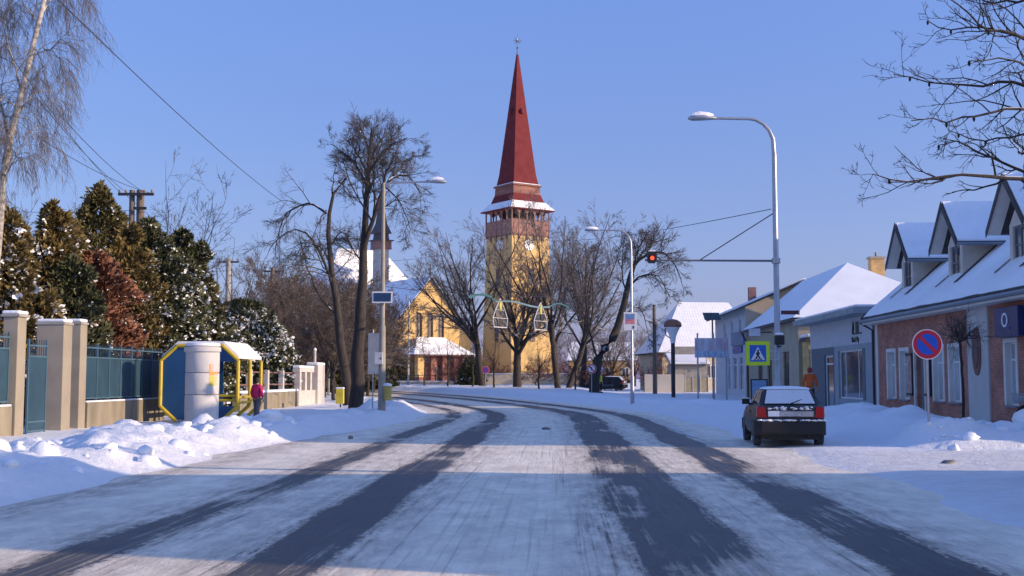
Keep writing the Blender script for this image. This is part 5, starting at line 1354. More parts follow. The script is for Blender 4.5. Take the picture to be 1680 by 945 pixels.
m = MB(); m.lathe([(.53, 2.36), (.60, 2.42), (.60, 2.54), (.52, 2.60), (.05, 2.62)], n=40); q = m.build('cap', cw, pi_, smooth=True)
m = MB(); m.lathe([(.58, 2.60), (.56, 2.68), (.35, 2.74), (.02, 2.76)], n=30); m.build('snow_cap', snow_m, q, smooth=True)
def poster(z0_, z1_, a0, a1, mm):
    m = MB(); n_ = 8
    for i in range(n_):
        t0, t1 = a0 + (a1 - a0) * i / n_, a0 + (a1 - a0) * (i + 1) / n_
        m.quad(*[(.556 * math.cos(t), .556 * math.sin(t), z) for t, z in ((t0, z0_), (t1, z0_), (t1, z1_), (t0, z1_))])
    m.build('poster', mm, pi_)
poster(1.62, 2.0, R(-52), R(-8), mat('poster_orange', (.75, .28, .06), rough=.6)); poster(1.28, 1.60, R(-52), R(-8), mat('poster_green', (.42, .50, .10), rough=.6, col2=(.7, .45, .08), scale=3))

# ------------------------------------------------------------------ street lamps
def lamp_head(parent, p, d):
    """luminaire at the end of an arm, pointing along the unit vector d (level)"""
    m = MB(); d = Vector(d); s = Vector((-d.y, d.x, 0))
    rings = []
    for u, w, hu, hd in ((0, .05, .05, .05), (.12, .10, .09, .05), (.45, .17, .13, .07), (.72, .15, .10, .08), (.86, .05, .03, .04)):
        rings.append([p + d * u + s * (w * math.cos(a)) + Vector((0, 0, (hu if math.sin(a) > 0 else hd) * math.sin(a))) for a in [2 * PI * k / 12 for k in range(12)]])
    m.loft(rings); o = m.build('lamp_head', galv, parent, smooth=True)
    m = MB(); rings = []
    for u, w, hu in ((.08, .05, .10), (.2, .11, .15), (.5, .15, .19), (.74, .11, .13)):
        rings.append([p + d * u + s * (w * math.cos(a)) + Vector((0, 0, .03 + hu * max(0, math.sin(a)))) for a in [2 * PI * k / 12 for k in range(12)]])
    m.loft(rings); m.build('lamp_snow', snow_m, o, smooth=True)
def arm_lamp(label, px, D, arm_px, yh, ytop_arm, r=.085, pole_top=None, group='curved arm street lamps'):
    b = on_ground(px, D); b.z -= .1
    zt = at(px, ytop_arm, D).z - b.z
    x1 = at(arm_px, ytop_arm, D).x - b.x
    sg_ = 1 if x1 > 0 else -1
    L = thing('street_lamp', label, 'street lamp', b, 0, group)
    m = MB(); m.tube([(0, 0, 0), (0, 0, 1.6), (0, 0, 1.65), (0, 0, zt - 1.1)], [r * 1.35, r * 1.35, r, r * .75], 12); m.build('pole', galv, L, smooth=True)
    pts = [(0, 0, zt - 1.12)] + [(sg_ * .75 * (1 - math.cos(a)), 0, zt - .85 + .85 * math.sin(a)) for a in [R(k) for k in (15, 35, 55, 75, 90)]]
    pts.append((x1 - sg_ * .8, 0, zt + .02))
    m = MB(); m.tube(pts, [r * .72, r * .68, r * .6, r * .55, r * .5, r * .48, r * .45], 10); m.build('arm', galv, L, smooth=True)
    lamp_head(L, Vector((x1 - sg_ * .82, 0, zt + .02)), (sg_, 0, 0))
    return L
RL = arm_lamp('tall curved street lamp carrying the crossing sign and signal arm', 1274, 35, 1131, 195, 195, .095)
arm_lamp('curved street lamp with white notice board beside cream hoarding', 1036, 66, 960, 378, 378, .085)
# straight lamp with a raked arm at the left
b = on_ground(628, 48); b.z -= .1
LL = thing('street_lamp', 'straight concrete lamp post with solar panel and long level arm', 'street lamp', b, 0)
zt = at(628, 300, 48).z - b.z; x1 = at(732, 296, 48).x - b.x
m = MB(); m.tube([(0, 0, 0), (0, 0, 3.6), (0, 0, 3.65), (0, 0, zt)], [.16, .13, .10, .06], 12); m.build('pole', mat('lamp_concrete', (.34, .30, .24), rough=.9, var=.15), LL, smooth=True)
m = MB(); m.tube([(0, 0, zt - .1), (.3, 0, zt), (x1 - .8, 0, zt + .05)], [.05, .045, .04], 8); m.build('arm', galv, LL, smooth=True)
lamp_head(LL, Vector((x1 - .85, 0, zt + .05)), (1, 0, 0))
zc = at(628, 488, 48).z - b.z
m = MB().extrude([(-.42, -.20, zc - .24), (.42, -.20, zc - .24), (.42, -.12, zc + .24), (-.42, -.12, zc + .24)], (0, .03, .0)); spn = m.build('solar_panel', white_paint, LL)
m = MB().extrude([(-.36, -.205, zc - .18), (.36, -.205, zc - .18), (.36, -.145, zc + .18), (-.36, -.145, zc + .18)], (0, .012, 0)); m.build('cells', mat('solar_cells', (.02, .045, .11), rough=.35, var=.2), spn)
zb_ = at(623, 588, 48).z - b.z
bx_ = thing('switch_box', 'grey metal switch box on the straight lamp post', 'box', b + Vector((-.12, -.2, zb_)), 0)
m = MB(); m.box(-.17, .17, -.1, .1, -.25, .25); m.build('body', mat('pale_box', (.5, .5, .5), rough=.5), bx_, bevel=.015); m = MB(); m.box(.08, .12, -.115, -.1, -.05, .05); m.build('latch', dark_metal, bx_)
bi = thing('waste_bin', 'small yellow waste bin against the straight lamp post', 'bin', b + Vector((.24, -.1, .55)), 0)
m = MB(); m.lathe([(.14, 0), (.16, .05), (.18, .55), (.185, .6)], n=14); m.build('body', mat('bin_yellow', (.55, .40, .10), rough=.5), bi, smooth=True); m = MB(); m.lathe([(.19, .6), (.17, .68), (.02, .72)], n=14); m.build('lid', snow_m, bi, smooth=True)
b2 = on_ground(560, 60)
bi = thing('waste_bin', 'yellow waste bin on a post left of forked tree', 'bin', b2, 0)
m = MB(); m.box(-.2, .2, -.15, .15, .2, .95); m.build('body', mat('bin_bright', (.65, .52, .05), rough=.5), bi, bevel=.03); m = MB(); m.box(-.03, .03, .15, .2, -.2, 1.1); m.build('post', dark_metal, bi); m = MB(); m.box(-.21, .21, -.16, .16, .952, 1.05); m.build('snow_cap', snow_m, bi, bevel=.04)
# back of a road sign beside the post
b3 = on_ground(613, 49.5)
rs_ = thing('road_sign', 'pair of road signs seen from behind next to solar lamp post', 'sign', b3, 0)
z_ = at(613, 560, 49.5).z - b3.z
m = MB(); m.tube([(0, 0, -.2), (0, 0, z_ + .5)], .03, 8); m.build('post', galv, rs_); m = MB(); m.box(-.2, .3, -.05, -.03, z_ - 1.4, z_ + .35); m.build('board', mat('sign_back', (.33, .35, .37), rough=.5, metal=.3), rs_)

# signs on the right lamp
rb_ = Vector(RL.location)
zs = at(1244, 580, 35).z
cs = thing('crossing_sign', 'square blue pedestrian crossing sign with fluorescent yellow border', 'sign', Vector((at(1244, 580, 34.7).x, 34.75, zs)), R(3))
s2 = .36
m = MB(); m.box(-s2, s2, 0, .02, -s2, s2); bo = m.build('border', mat('fluorescent_yellow', (.62, .82, .02), rough=.45, var=.05), cs, bevel=.004)
m = MB(); m.box(-.25, .25, -.004, -.001, -.25, .25); m.build('blue_field', mat('crossing_blue', (.01, .12, .52), rough=.4, var=.05), cs)
m = MB(); m.add([(-.21, -.008, -.20), (.21, -.008, -.20), (0, -.008, .20)], [(0, 1, 2)]); m.build('white_triangle', white_paint, cs)
m = MB()
m.lathe([(.003, -.004), (.028, -.003), (.028, .003), (.003, .004)], (0.005, -.014, .085), 10, 'y')
for a, b_, w in (((.0, .055), (-.005, -.05), .034), ((-.005, -.05), (-.07, -.17), .022), ((0, -.05), (.065, -.17), .022), ((0, .04), (-.06, -.03), .016), ((0, .04), (.06, -.02), .016)):
    va = Vector((a[0], -.012, a[1])); vb = Vector((b_[0], -.012, b_[1])); n_ = (vb - va).cross(Vector((0, 1, 0))).normalized() * w
    m.extrude([va - n_ * .8, va + n_ * .8, vb + n_, vb - n_], (0, -.003, 0))
m.build('walking_figure', blk, cs)
for i in range(3):
    m = MB(); z_ = -.178 ; x_ = (-.10, 0, .10)[i]; m.add([(x_ - .025, -.012, -.195), (x_ + .025, -.012, -.195), (x_ + .015, -.012, -.16), (x_ - .015, -.012, -.16)], [(0, 1, 2, 3)]); m.build('stripe', blk, cs)
m = MB(); m.box(.2, .62, .02, .05, .05, .09); m.box(.2, .62, .02, .05, -.2, -.16); m.build('bracket', galv, cs)
ss_ = thing('speed_display', 'small pale box display on bracket above crossing sign', 'sign', Vector((at(1240, 545, 34.7).x, 34.8, at(1240, 545, 34.8).z)), 0)
m = MB(); m.box(-.16, .16, 0, .16, -.11, .11); m.build('body', mat('box_blue_white', (.45, .52, .60), rough=.5), ss_, bevel=.01); m = MB(); m.box(.15, .52, .06, .1, -.02, .02); m.build('bracket', dark_metal, ss_)
tl = thing('pole_signal', 'black pedestrian signal head strapped to the tall street lamp', 'traffic light', Vector((rb_.x, 34.8, at(1273, 557, 34.8).z)), 0)
m = MB(); m.box(-.14, .14, -.14, .06, -.16, .12); m.build('housing', blk, tl, bevel=.03); m = MB(); m.box(-.12, .12, -.12, .05, .122, .2); m.build('snow_cap', snow_m, tl, bevel=.03); m = MB(); m.lathe([(.03, 0), (.09, .05)], (0, -.05, -.24), 8); m.build('bracket', dark_metal, tl)
st = thing('street_name_sign', 'dark red street name board fixed to the tall street lamp', 'sign', Vector((rb_.x + .1, 34.9, at(1290, 513, 35).z)), 0)
m = MB(); m.box(0, .56, -.01, .01, -.06, .06); m.build('plate', mat('name_red', (.10, .02, .03), rough=.5), st); m = MB(); m.box(.52, .54, -.03, -.012, -.08, .08); m.build('clip', galv, st)
# signal arm across the lane
zar = at(1200, 428, 35).z
sa = thing('signal_arm', 'thin horizontal steel arm with stay wire reaching over the lane', 'signal arm', Vector((rb_.x, 35, zar)), 0)
xe_ = at(1058, 428, 35).x - rb_.x
m = MB(); m.tube([(0, 0, 0), (xe_, 0, .02)], [.034, .026], 8); m.build('beam', mat('dull_steel', (.16, .17, .19), rough=.6), sa)
m = MB(); m.tube([(0, 0, at(1265, 348, 35).z - zar), (at(1146, 424, 35).x - rb_.x, 0, .0)], .016, 6); m.build('stay', wire_m, sa)
m = MB(); m.lathe([(.13, -.08), (.13, .08)], (0, 0, 0), 12); m.build('clamp', galv, sa)
ts = thing('traffic_signal', 'hanging black signal lit red at the end of the arm', 'traffic light', Vector((at(1069, 424, 35).x, 34.92, at(1069, 423, 35).z)), 0)
m = MB(); m.add([(x, y, z) for y in (-.09, .09) for x, z in ((-.09, -.17), (.09, -.17), (.14, -.1), (.14, .1), (.09, .17), (-.09, .17), (-.14, .1), (-.14, -.1))], [tuple(range(8))[::-1], tuple(range(8, 16))] + [(i, (i + 1) % 8, 8 + (i + 1) % 8, 8 + i) for i in range(8)]); m.build('housing', blk, ts)
m = MB(); m.lathe([(.002, -.003), (.062, -.002), (.062, .003)], (0, -.095, -.02), 16, 'y'); m.build('lens', mat('red_lens', (.6, .05, .02), rough=.4, emit=((1, .07, .03), 1.1)), ts)
m = MB(); m.lathe([(.085, 0), (.085, -.1)], (0, -.09, -.02), 16, 'y'); m.v = m.v[:]; m.f = [f_ for f_ in m.f if len(f_) == 4 and sum(m.v[i][2] for i in f_) / 4 > -.03]; m.build('visor', blk, ts)
m = MB(); m.box(-.1, .1, -.08, .08, .172, .22); m.build('snow_cap', snow_m, ts, bevel=.02)
# notice board on the second lamp
nb_ = thing('notice_board', 'white board with blue and red print on the curved lamp', 'sign', Vector((at(1034, 527, 65.7).x, 65.75, at(1034, 527, 65.7).z)), 0)
m = MB(); m.box(-.36, .36, 0, .05, -.52, .52); q = m.build('board', white_paint, nb_, bevel=.01)
m = MB(); m.box(-.26, .26, -.008, -.001, .12, .42); m.build('blue_field', mat('print_blue', (.05, .13, .34), rough=.5, col2=(.25, .38, .6), scale=5, stretch=(.5, 1, 2)), nb_)
m = MB(); m.box(-.26, .26, -.008, -.001, -.16, .11); m.build('red_field', mat('print_red', (.55, .07, .12), rough=.5, col2=(.72, .35, .38), scale=6), nb_)
m = MB(); m.box(.14, .22, -.008, -.001, -.42, -.26); m.build('mark', blk, nb_)
# no parking sign
def round_sign(name, label, pos, zc, rad, zpost, crossed=1, group=None, blue=True, arrow=False):
    s = thing(name, label, 'sign', pos, 0, group)
    m = MB(); m.tube([(0, .05, -.3), (0, .05, zc + rad * .7)], .03, 8); m.build('post', galv, s, smooth=True)
    m = MB(); m.lathe([(rad, 0), (rad, .02)], (0, 0, zc), 40, 'y'); m.build('white_rim', white_paint, s)
    m = MB(); m.lathe([(rad * .94, -.005), (rad * .94, -.001)], (0, 0, zc), 40, 'y'); m.build('red_ring', mat('sign_red', (.55, .012, .03), rough=.4, var=.05), s)
    m = MB(); m.lathe([(rad * .70, -.010), (rad * .70, -.006)], (0, 0, zc), 40, 'y'); m.build('field', mat('sign_field_blue', (.012, .085, .50), rough=.4, var=.05) if blue else white_paint, s)
    for k_ in range(crossed):
        a = R(-45 if k_ == 0 else 45); w = rad * (.11 if crossed == 1 else .05); L_ = rad * .76
        d_ = Vector((math.cos(a), 0, math.sin(a))); n_ = Vector((-math.sin(a), 0, math.cos(a))); c0 = Vector((0, -.015 - .002 * k_, zc))
        MB().extrude([c0 - d_ * L_ - n_ * w, c0 + d_ * L_ - n_ * w, c0 + d_ * L_ + n_ * w, c0 - d_ * L_ + n_ * w], (0, .003, 0)).build('bar', MATS['sign_red'], s)
    if arrow:
        m = MB(); m.box(-.04, .04, -.016, -.011, zc - rad * .4, zc + .05); m.box(-rad * .45, .04, -.0165, -.0115, zc + .05, zc + .13); m.build('arrow', blk, s)
    return s
np_ = on_ground(1519, 27.9); 
zc_ = at(1519, 565, 27.9).z - np_.z
round_sign('no_parking_sign', 'round red and blue no parking sign on grey post in snow', np_, zc_, .365, 2)
n2_ = on_ground(797, 112); round_sign('no_stopping_sign', 'round blue and red no stopping sign by the church road', n2_, at(797, 607, 112).z - n2_.z, .36, 2, 2)
n3_ = on_ground(970, 92); round_sign('turn_sign', 'white round red ringed no turn sign beside leaning tree trunk', n3_, at(970, 605, 92).z - n3_.z, .38, 2, 1, None, False, True)
n4_ = on_ground(985, 98); round_sign('turn_sign', 'smaller white round red ringed sign behind the leaning tree', n4_, at(985, 606, 98).z - n4_.z, .32, 2, 1, None, False)
# pale pole by the church, small posts
b = on_ground(671, 124)
cp = thing('flag_pole', 'tall thin pale pole standing before the church porch', 'pole', b, 0)
m = MB(); m.tube([(0, 0, -.2), (0, 0, 9.5)], [.10, .06], 8); m.build('pole', galv, cp); m = MB(); m.lathe([(.14, 0), (.14, .3)], n=8); m.build('base', concrete, cp)
for px, dd, zz, lab in ((518, 72, 3.2, 'white bare post at the end of the pillar fence'), (541, 84, 2.6, 'grey post with snow cap on the left verge')):
    b = on_ground(px, dd); q = thing('verge_post', lab, 'post', b, 0); m = MB(); m.tube([(0, 0, -.2), (0, 0, zz)], .09, 8); m.build('shaft', wht if px == 518 else concrete, q); m = MB(); m.lathe([(.1, zz), (.11, zz + .08), (.03, zz + .18)], n=8); m.build('snow_cap', snow_m, q)

# ------------------------------------------------------------------ power poles and wires
wood_pole = mat('weathered_pole', (.19, .15, .12), rough=.95, var=.25, scale=2, stretch=(3, 3, .4))
b = on_ground(225, 52); b.z = 0
up = thing('power_pole', 'twin wooden power pole with crossarms above the conifers', 'power pole', b, 0)
zt = at(225, 312, 52).z
for px0, px1, dy in ((214, 217, 0), (232, 230, .05)):
    m = MB(); m.tube([(at(px0, 500, 52).x - b.x, dy, 0), (at(px1, 312, 52).x - b.x, dy, zt)], [.22 if dy else .15, .17 if dy else .12], 10); m.build('shaft', wood_pole, up, smooth=True)
za = at(225, 320, 52).z; m = MB(); m.box(at(197, 320, 52).x - b.x, at(255, 320, 52).x - b.x, -.3, -.2, za - .06, za + .06); m.build('crossarm', dark_metal, up)
za2 = at(225, 343, 52).z; m = MB(); m.box(at(222, 343, 52).x - b.x, at(243, 343, 52).x - b.x, -.3, -.2, za2 - .06, za2 + .06); m.build('crossarm', dark_metal, up)
for px_ in (199, 210, 240, 252):
    m = MB(); m.lathe([(.05, 0), (.06, .08), (.03, .16)], (at(px_, 320, 52).x - b.x, -.25, za + .06), 8); m.build('insulator', mat('insulator', (.25, .22, .2), rough=.3), up)
def cpole(label, px, D, ytop, ivy=False):
    b = on_ground(px, D); q = thing('power_pole', label, 'power pole', b, 0)
    z1_ = at(px, ytop, D).z - b.z
    m = MB(); m.tube([(0, 0, -.3), (0, 0, z1_)], [.24, .17], 10); m.build('shaft', concrete if not ivy else wood_pole, q, smooth=True)
    m = MB(); m.box(-.75, .75, -.06, .06, z1_ - .32, z1_ - .2); m.build('crossarm', dark_metal, q)
    for x in (-.65, .65): m = MB(); m.lathe([(.05, 0), (.06, .1), (.02, .2)], (x, 0, z1_ - .2), 8); m.build('insulator', MATS['insulator'], q)
    if ivy:
        n = 1600; z = rs.uniform(0, z1_ * .86, n); a = rs.uniform(0, 2 * PI, n); rr = .22 + .28 * rs.uniform(0, 1, n) * (1.1 - z / z1_)
        V, F = tufts(np.stack([rr * np.cos(a), rr * np.sin(a), z], -1), norm(np.stack([np.cos(a), np.sin(a), z * 0 + .2], -1)), rs.uniform(.12, .3, n)); np_obj('ivy', V, F, leaf_dark, q)
    return q, b + Vector((0, 0, z1_ - .1))
b = on_ground(1073, 100); q = thing('power_pole', 'plain dark wooden pole behind the cream hoarding', 'power pole', b, 0); z1_ = at(1073, 502, 100).z - b.z
m = MB(); m.tube([(0, 0, -.3), (0, 0, z1_)], [.2, .15], 8); m.build('shaft', wood_pole, q, smooth=True); m = MB(); m.lathe([(.16, z1_), (.1, z1_ + .12)], n=8); m.build('cap', dark_metal, q)
q, wA = cpole('concrete power pole rising behind the ochre house', 374, 84, 424)
q, wB = cpole('ivy grown wooden power pole beside bare thicket', 447, 96, 440, True)
wi = 0
def wire(p, q, sag, label, r=.013):
    p, q = Vector(p), Vector(q); pts = []
    for i in range(17):
        t = i / 16; v = p.lerp(q, t); v.z -= sag * 4 * t * (1 - t); pts.append(v)
    o = MB().tube([v - p for v in pts], r, 5).build('overhead_wire', wire_m, None, loc=p)
    tag(o, label, 'wire'); return o
wire(at(92, -4, 26), at(470, 336, 62), .25, 'single black wire slanting across the open sky to the crooked tree', .014)
for i, (a, c_) in enumerate((((20, 95), (199, 318)), ((60, 160), (210, 318)), ((100, 190), (240, 318)), ((70, 230), (252, 318)))):
    wire(at(a[0], a[1], 34), at(c_[0], c_[1], 52), .2, ('outermost', 'second', 'third', 'innermost')[i] + ' line wire of four running down to the twin pole crossarm', .011)
wire(at(205, 318, 52), wA + Vector((-.65, 0, 0)), .4, 'sagging wire from twin wooden pole to concrete pole', .012)
wire(wA + Vector((.65, 0, 0)), at(735, 418, 120), .5, 'level wire from concrete pole towards the church trees', .016)
wire(at(-20, 345, 50), at(216, 345, 52), .1, 'level wire reaching twin pole from the birch side', .012)
wire(at(1265, 343, 35), at(905, 395, 100), .3, 'long thin wire from tall street lamp towards church tower', .013)
# decoration strung across the street
pL, pR = at(630, 470, 48), at(1035, 478, 66)
wire(pL, pR, .35, 'wire carrying the street decoration between two lamps', .012)
gd = thing('street_decoration', 'teal ribbon street decoration with two white lantern shapes on wire', 'decoration', at(857, 492, 58), math.atan2(pR.y - pL.y, pR.x - pL.x))
teal = mat('teal_tinsel', (.018, .12, .15), rough=.7, var=.3, scale=6); paleteal = mat('pale_tinsel', (.11, .20, .25), rough=.6, var=.3, scale=6)
sc = 58 / FPX / math.cos(gd.rotation_euler[2]) * .97
def rib(px0, px1, f, mm, w=.16):
    m = MB(); n_ = 26; pts = []
    for i in range(n_ + 1):
        px = px0 + (px1 - px0) * i / n_; pts.append(((px - 857) * sc, f(px) * sc))
    for i in range(n_):
        (x0, z0_), (x1, z1_) = pts[i], pts[i + 1]
        m.extrude([(x0, -.03, z0_ - w), (x1, -.03, z1_ - w), (x1, -.03, z1_ + w), (x0, -.03, z0_ + w)], (0, .06, 0))
    m.build('ribbon', mm, gd)
rib(770, 812, lambda p: -2 + 3 * math.sin((p - 772) / 42 * PI) - 2 * (p > 806), teal, .055); rib(812, 905, lambda p: -4 + 1.5 * math.sin((p - 812) / 15), paleteal, .045); rib(905, 942, lambda p: -4 + 4 * math.sin((p - 905) / 37 * PI), teal, .03)
lacy = mat('lantern_tinsel', (.62, .60, .56), rough=.7, var=.3, scale=8); flame_m = mat('lantern_yellow', (.50, .42, .05), rough=.5)
for cx in (820, 889):
    x = (cx - 857) * sc
    m = MB()
    out = [(0, 0), (-.34, -.45), (-.62, -.95), (-.56, -1.40), (.56, -1.40), (.62, -.95), (.34, -.45)]
    pts3 = [(x + a, 0, -.05 + z) for a, z in out]; pts3.append(pts3[0]); m.tube(pts3, .03, 6, False)
    m.tube([(x - .6, 0, -1.0), (x + .6, 0, -1.0)], .015, 5); m.tube([(x - .42, 0, -.6), (x + .42, 0, -.6)], .012, 5)
    for q in (-.3, -.2, -.1, .1, .2, .3): m.tube([(x + q * .4, 0, -.15), (x + q * 1.7, 0, -1.43)], .010, 4)
    ln = m.build('lantern', lacy, gd)
    MB().extrude([(x, -.04, -.12), (x - .10, -.04, -.36), (x - .08, -.04, -.55), (x, -.04, -.68), (x + .08, -.04, -.55), (x + .10, -.04, -.36)], (0, .08, 0)).build('flame', flame_m, ln)

# ------------------------------------------------------------------ the parked car
paint = mat('black_car_paint', (.011, .013, .017), rough=.38, col2=(.045, .050, .058), scale=2.5, spec=.4)
salt = mat('salted_paint', (.035, .040, .048), rough=.6, col2=(.20, .22, .25), scale=3.0)
rubber = mat('tyre_rubber', (.02, .02, .022), rough=.9, col2=(.10, .10, .11), scale=6)
tail_red = mat('tail_lamp_red', (.42, .008, .012), rough=.2, var=.1)
def make_car(label, loc, rz):
    c = thing('parked_car', label, 'car', loc, rz)
    def ring(y, hw, zb, zt, tuck=.06):
        pts = [(hw * .80, zb), (hw - .03, zb + .10), (hw, zb + .25), (hw, zb + .40), (hw - .015, zt - .12), (hw - tuck, zt)]
        return [(x, y, z) for x, z in pts] + [(-x, y, z) for x, z in pts[::-1]]
    st_ = [(0.0, .74, .40, .96), (.05, .79, .34, .985), (.25, .815, .26, .99), (.7, .825, .22, .98), (1.8, .83, .20, .96), (2.7, .825, .20, .94), (3.2, .815, .22, .90), (3.65, .79, .26, .80), (3.84, .70, .34, .70), (3.88, .62, .40, .62)]
    m = MB(); m.loft([ring(*q) for q in st_]); m.build('body', paint, c, smooth=True)
    # greenhouse
    g0 = [(-.72, .10, .975), (.72, .10, .975), (.72, 2.75, .94), (-.72, 2.75, .94)]
    g1 = [(-.58, .52, 1.37), (.58, .52, 1.37), (.56, 1.95, 1.40), (-.56, 1.95, 1.40)]
    m = MB(); m.add(g0 + g1, [(0, 1, 5, 4), (1, 2, 6, 5), (2, 3, 7, 6), (3, 0, 4, 7), (4, 5, 6, 7)]); m.build('cabin', paint, c, bevel=.06, seg=3)
    def lerp(a, b, t): return tuple(a[i] + (b[i] - a[i]) * t for i in range(3))
    def panel(bl, br, tr_, tl, u0, u1, v0, v1, off, nm, mm, th=.012):
        P = lambda u, v: Vector(lerp(lerp(bl, br, u), lerp(tl, tr_, u), v))
        n_ = (P(1, 0) - P(0, 0)).cross(P(0, 1) - P(0, 0)).normalized()
        q = [P(u0, v0), P(u1, v0), P(u1, v1), P(u0, v1)]
        return MB().extrude([p + n_ * off for p in q], n_ * th).build(nm, mm, c, bevel=.008)
    rw = panel(g0[0], g0[1], g1[1], g1[0], .07, .93, .08, .93, .004, 'rear_window', mat('car_glass', (.03, .035, .04), rough=.1))
    panel(g0[0], g0[1], g1[1], g1[0], .075, .925, .10, .92, .018, 'window_snow', mat('window_frost_snow', (.66, .69, .74), rough=.8, var=.05, bump=.3), .014)
    for (a, b_, c2_, d_) in ((g0[3], g0[0], g1[0], g1[3]), (g0[1], g0[2], g1[2], g1[1])):
        for u0, u1 in ((.04, .30), (.34, .62), (.66, .95)) if a == g0[1] else ((.05, .34), (.38, .66), (.70, .96)):
            panel(a, b_, c2_, d_, u0, u1, .12, .88, .004, 'side_window', MATS['car_glass'])
    panel(g0[2], g0[3], g1[3], g1[2], .06, .94, .08, .93, .004, 'windscreen', MATS['car_glass'])
    m = MB(); rr = []
    for y, w, z in ((.50, .53, 1.385), (.62, .57, 1.43), (1.3, .57, 1.45), (1.85, .55, 1.43), (1.97, .50, 1.395)):
        rr.append([(w * math.cos(a), y, 1.375 + (z - 1.375) * max(0, math.sin(a)) ** .6 if math.sin(a) > 0 else 1.37) for a in [2 * PI * k_ / 16 for k_ in range(16)]])
    m.loft(rr); m.build('roof_snow', snow_m, c, smooth=True)
    # tailgate strip: lamps, plate panels, snow
    for s in (-1, 1):
        m = MB(); x0, x1 = (.56, .80); m.add([(s * x0, -.035, .69), (s * x1, .012, .69), (s * x1, .012, .955), (s * (x0 + .04), -.03, .955), (s * x0, .1, .69), (s * x1, .16, .69), (s * x1, .16, .955), (s * (x0 + .04), .1, .955)],
            [(0, 1, 2, 3), (1, 5, 6, 2), (4, 0, 3, 7), (3, 2, 6, 7), (4, 5, 1, 0), (5, 4, 7, 6)] ); m.build('tail_lamp', tail_red, c, bevel=.015)
        m = MB(); m.box(s * .77 - .035, s * .77 + .035, .02, .17, .72, .78); m.build('side_marker', mat('amber_lens', (.5, .15, .02), rough=.3), c)
    m = MB(); m.box(-.54, .54, -.045, .05, .72, .86); pn_ = m.build('plate_panel', mat('grimy_panel', (.10, .11, .12), rough=.7, col2=(.42, .43, .45), scale=5), c, bevel=.01)
    m = MB(); m.box(-.535, -.27, -.052, -.046, .725, .855); m.build('frosted_strip', snow_m, pn_); m = MB(); m.box(.27, .53, -.052, -.046, .725, .845); m.build('frosted_strip', mat('dirty_white', (.52, .50, .48), rough=.8, col2=(.3, .3, .3), scale=8), pn_)
    m = MB(); m.box(-.25, .25, -.054, -.046, .735, .84); m.build('number_plate', mat('plate_dirty', (.30, .31, .33), rough=.6, col2=(.55, .55, .56), scale=9), pn_)
    pts = np.stack([rs.uniform(-.5, .5, 26), np.full(26, -.02), rs.uniform(.885, .955, 26)], -1); V, F = blobs(pts, rs.uniform(.025, .06, 26), .45, .3); np_obj('tailgate_snow', V, F, snow_m, c, smooth=True)
    # bumper
    def bring(y, hw, z0_, z1_): return [(-hw, y, z0_), (hw, y, z0_), (hw, y, z1_), (-hw, y, z1_)]
    m = MB(); m.loft([bring(-.13, .70, .34, .56), bring(-.09, .80, .28, .62), bring(.15, .85, .27, .63), bring(.42, .845, .30, .58)]); bu = m.build('rear_bumper', mat('bumper_plastic', (.010, .012, .016), rough=.75, var=.3), c, bevel=.03, seg=3)
    m = MB(); m.loft([bring(3.5, .845, .28, .58), bring(3.8, .80, .27, .60), bring(3.98, .62, .30, .56)]); m.build('front_bumper', MATS['bumper_plastic'], c, bevel=.03)
    n_ = 60; pts = np.stack([rs.uniform(-.78, .78, n_), rs.uniform(-.085, -.03, n_), rs.uniform(.625, .64, n_)], -1); V, F = blobs(pts, rs.uniform(.03, .065, n_), .4, .25); np_obj('bumper_snow', V, F, snow_m, bu, smooth=True)
    m = MB(); m.box(-.7, .7, .2, 3.5, .16, .30); m.build('underside', blk, c)
    m = MB(); m.tube([(.42, -.02, .26), (.42, .5, .24)], .03, 8); m.build('exhaust', dark_metal, c)
    m = MB(); m.tube([(-.02, .0, .985), (-.01, .06, 1.02), (.30, .22, 1.13)], [.018, .014, .008], 6); m.build('wiper', blk, c)
    # salt film on the left side
    m = MB()
    for s in (-1, 1): MB().box(s * .832 - .004, s * .832 + .004, .96, 2.74, .42, .60).build('side_rubbing_strip', salt, c)
    for s in (-1, 1):
        for y in (.62, 3.08):
            m = MB(); m.lathe([(.20, -.085), (.275, -.09), (.295, -.06), (.295, .06), (.275, .09), (.20, .085)], n=28, axis='x'); ty_ = m.build('wheel', rubber, c, smooth=True, loc=(s * .745, y, .285))
            m = MB(); m.lathe([(.02, s * .075), (.14, s * .07), (.2, s * .088), (.2, -s * .08)], n=20, axis='x'); m.build('rim', mat('steel_rim', (.18, .19, .2), rough=.5, metal=.4), ty_, smooth=True)
            m = MB(); pts = [(s * .836, y + .335 * math.cos(R(a)), .285 + .335 * math.sin(R(a))) for a in range(0, 181, 15)]; m.extrude(pts, (-s * .25, 0, 0)); m.build('wheel_arch', blk, c)
        m = MB(); m.box(s * .84 - .1, s * .84 + .1, 2.30, 2.38, .97, 1.11); m.box(s * .72 - .06, s * .72 + .06, 2.33, 2.37, .95, 1.0); mi = m.build('mirror', paint, c, bevel=.03); m = MB(); m.box(s * .84 - .09, s * .84 + .09, 2.31, 2.37, 1.112, 1.14); m.build('mirror_snow', snow_m, mi, bevel=.015)
        m = MB(); m.box(s * .835 - .012, s * .835 + .012, 1.35, 1.52, .80, .835); m.build('door_handle', blk, c)
        for u in (1.20, 2.20): m = MB(); m.box(s * .834 - .002, s * .834 + .002, u, u + .012, .3, .93); m.build('door_gap', blk, c)
        m = MB(); m.box(s * .58 - .14, s * .58 + .14, 3.80, 3.86, .60, .72); m.build('headlamp', mat('headlamp_glass', (.5, .5, .5), rough=.1), c)
    return c
cp_ = at(1299, 733, 28.0)
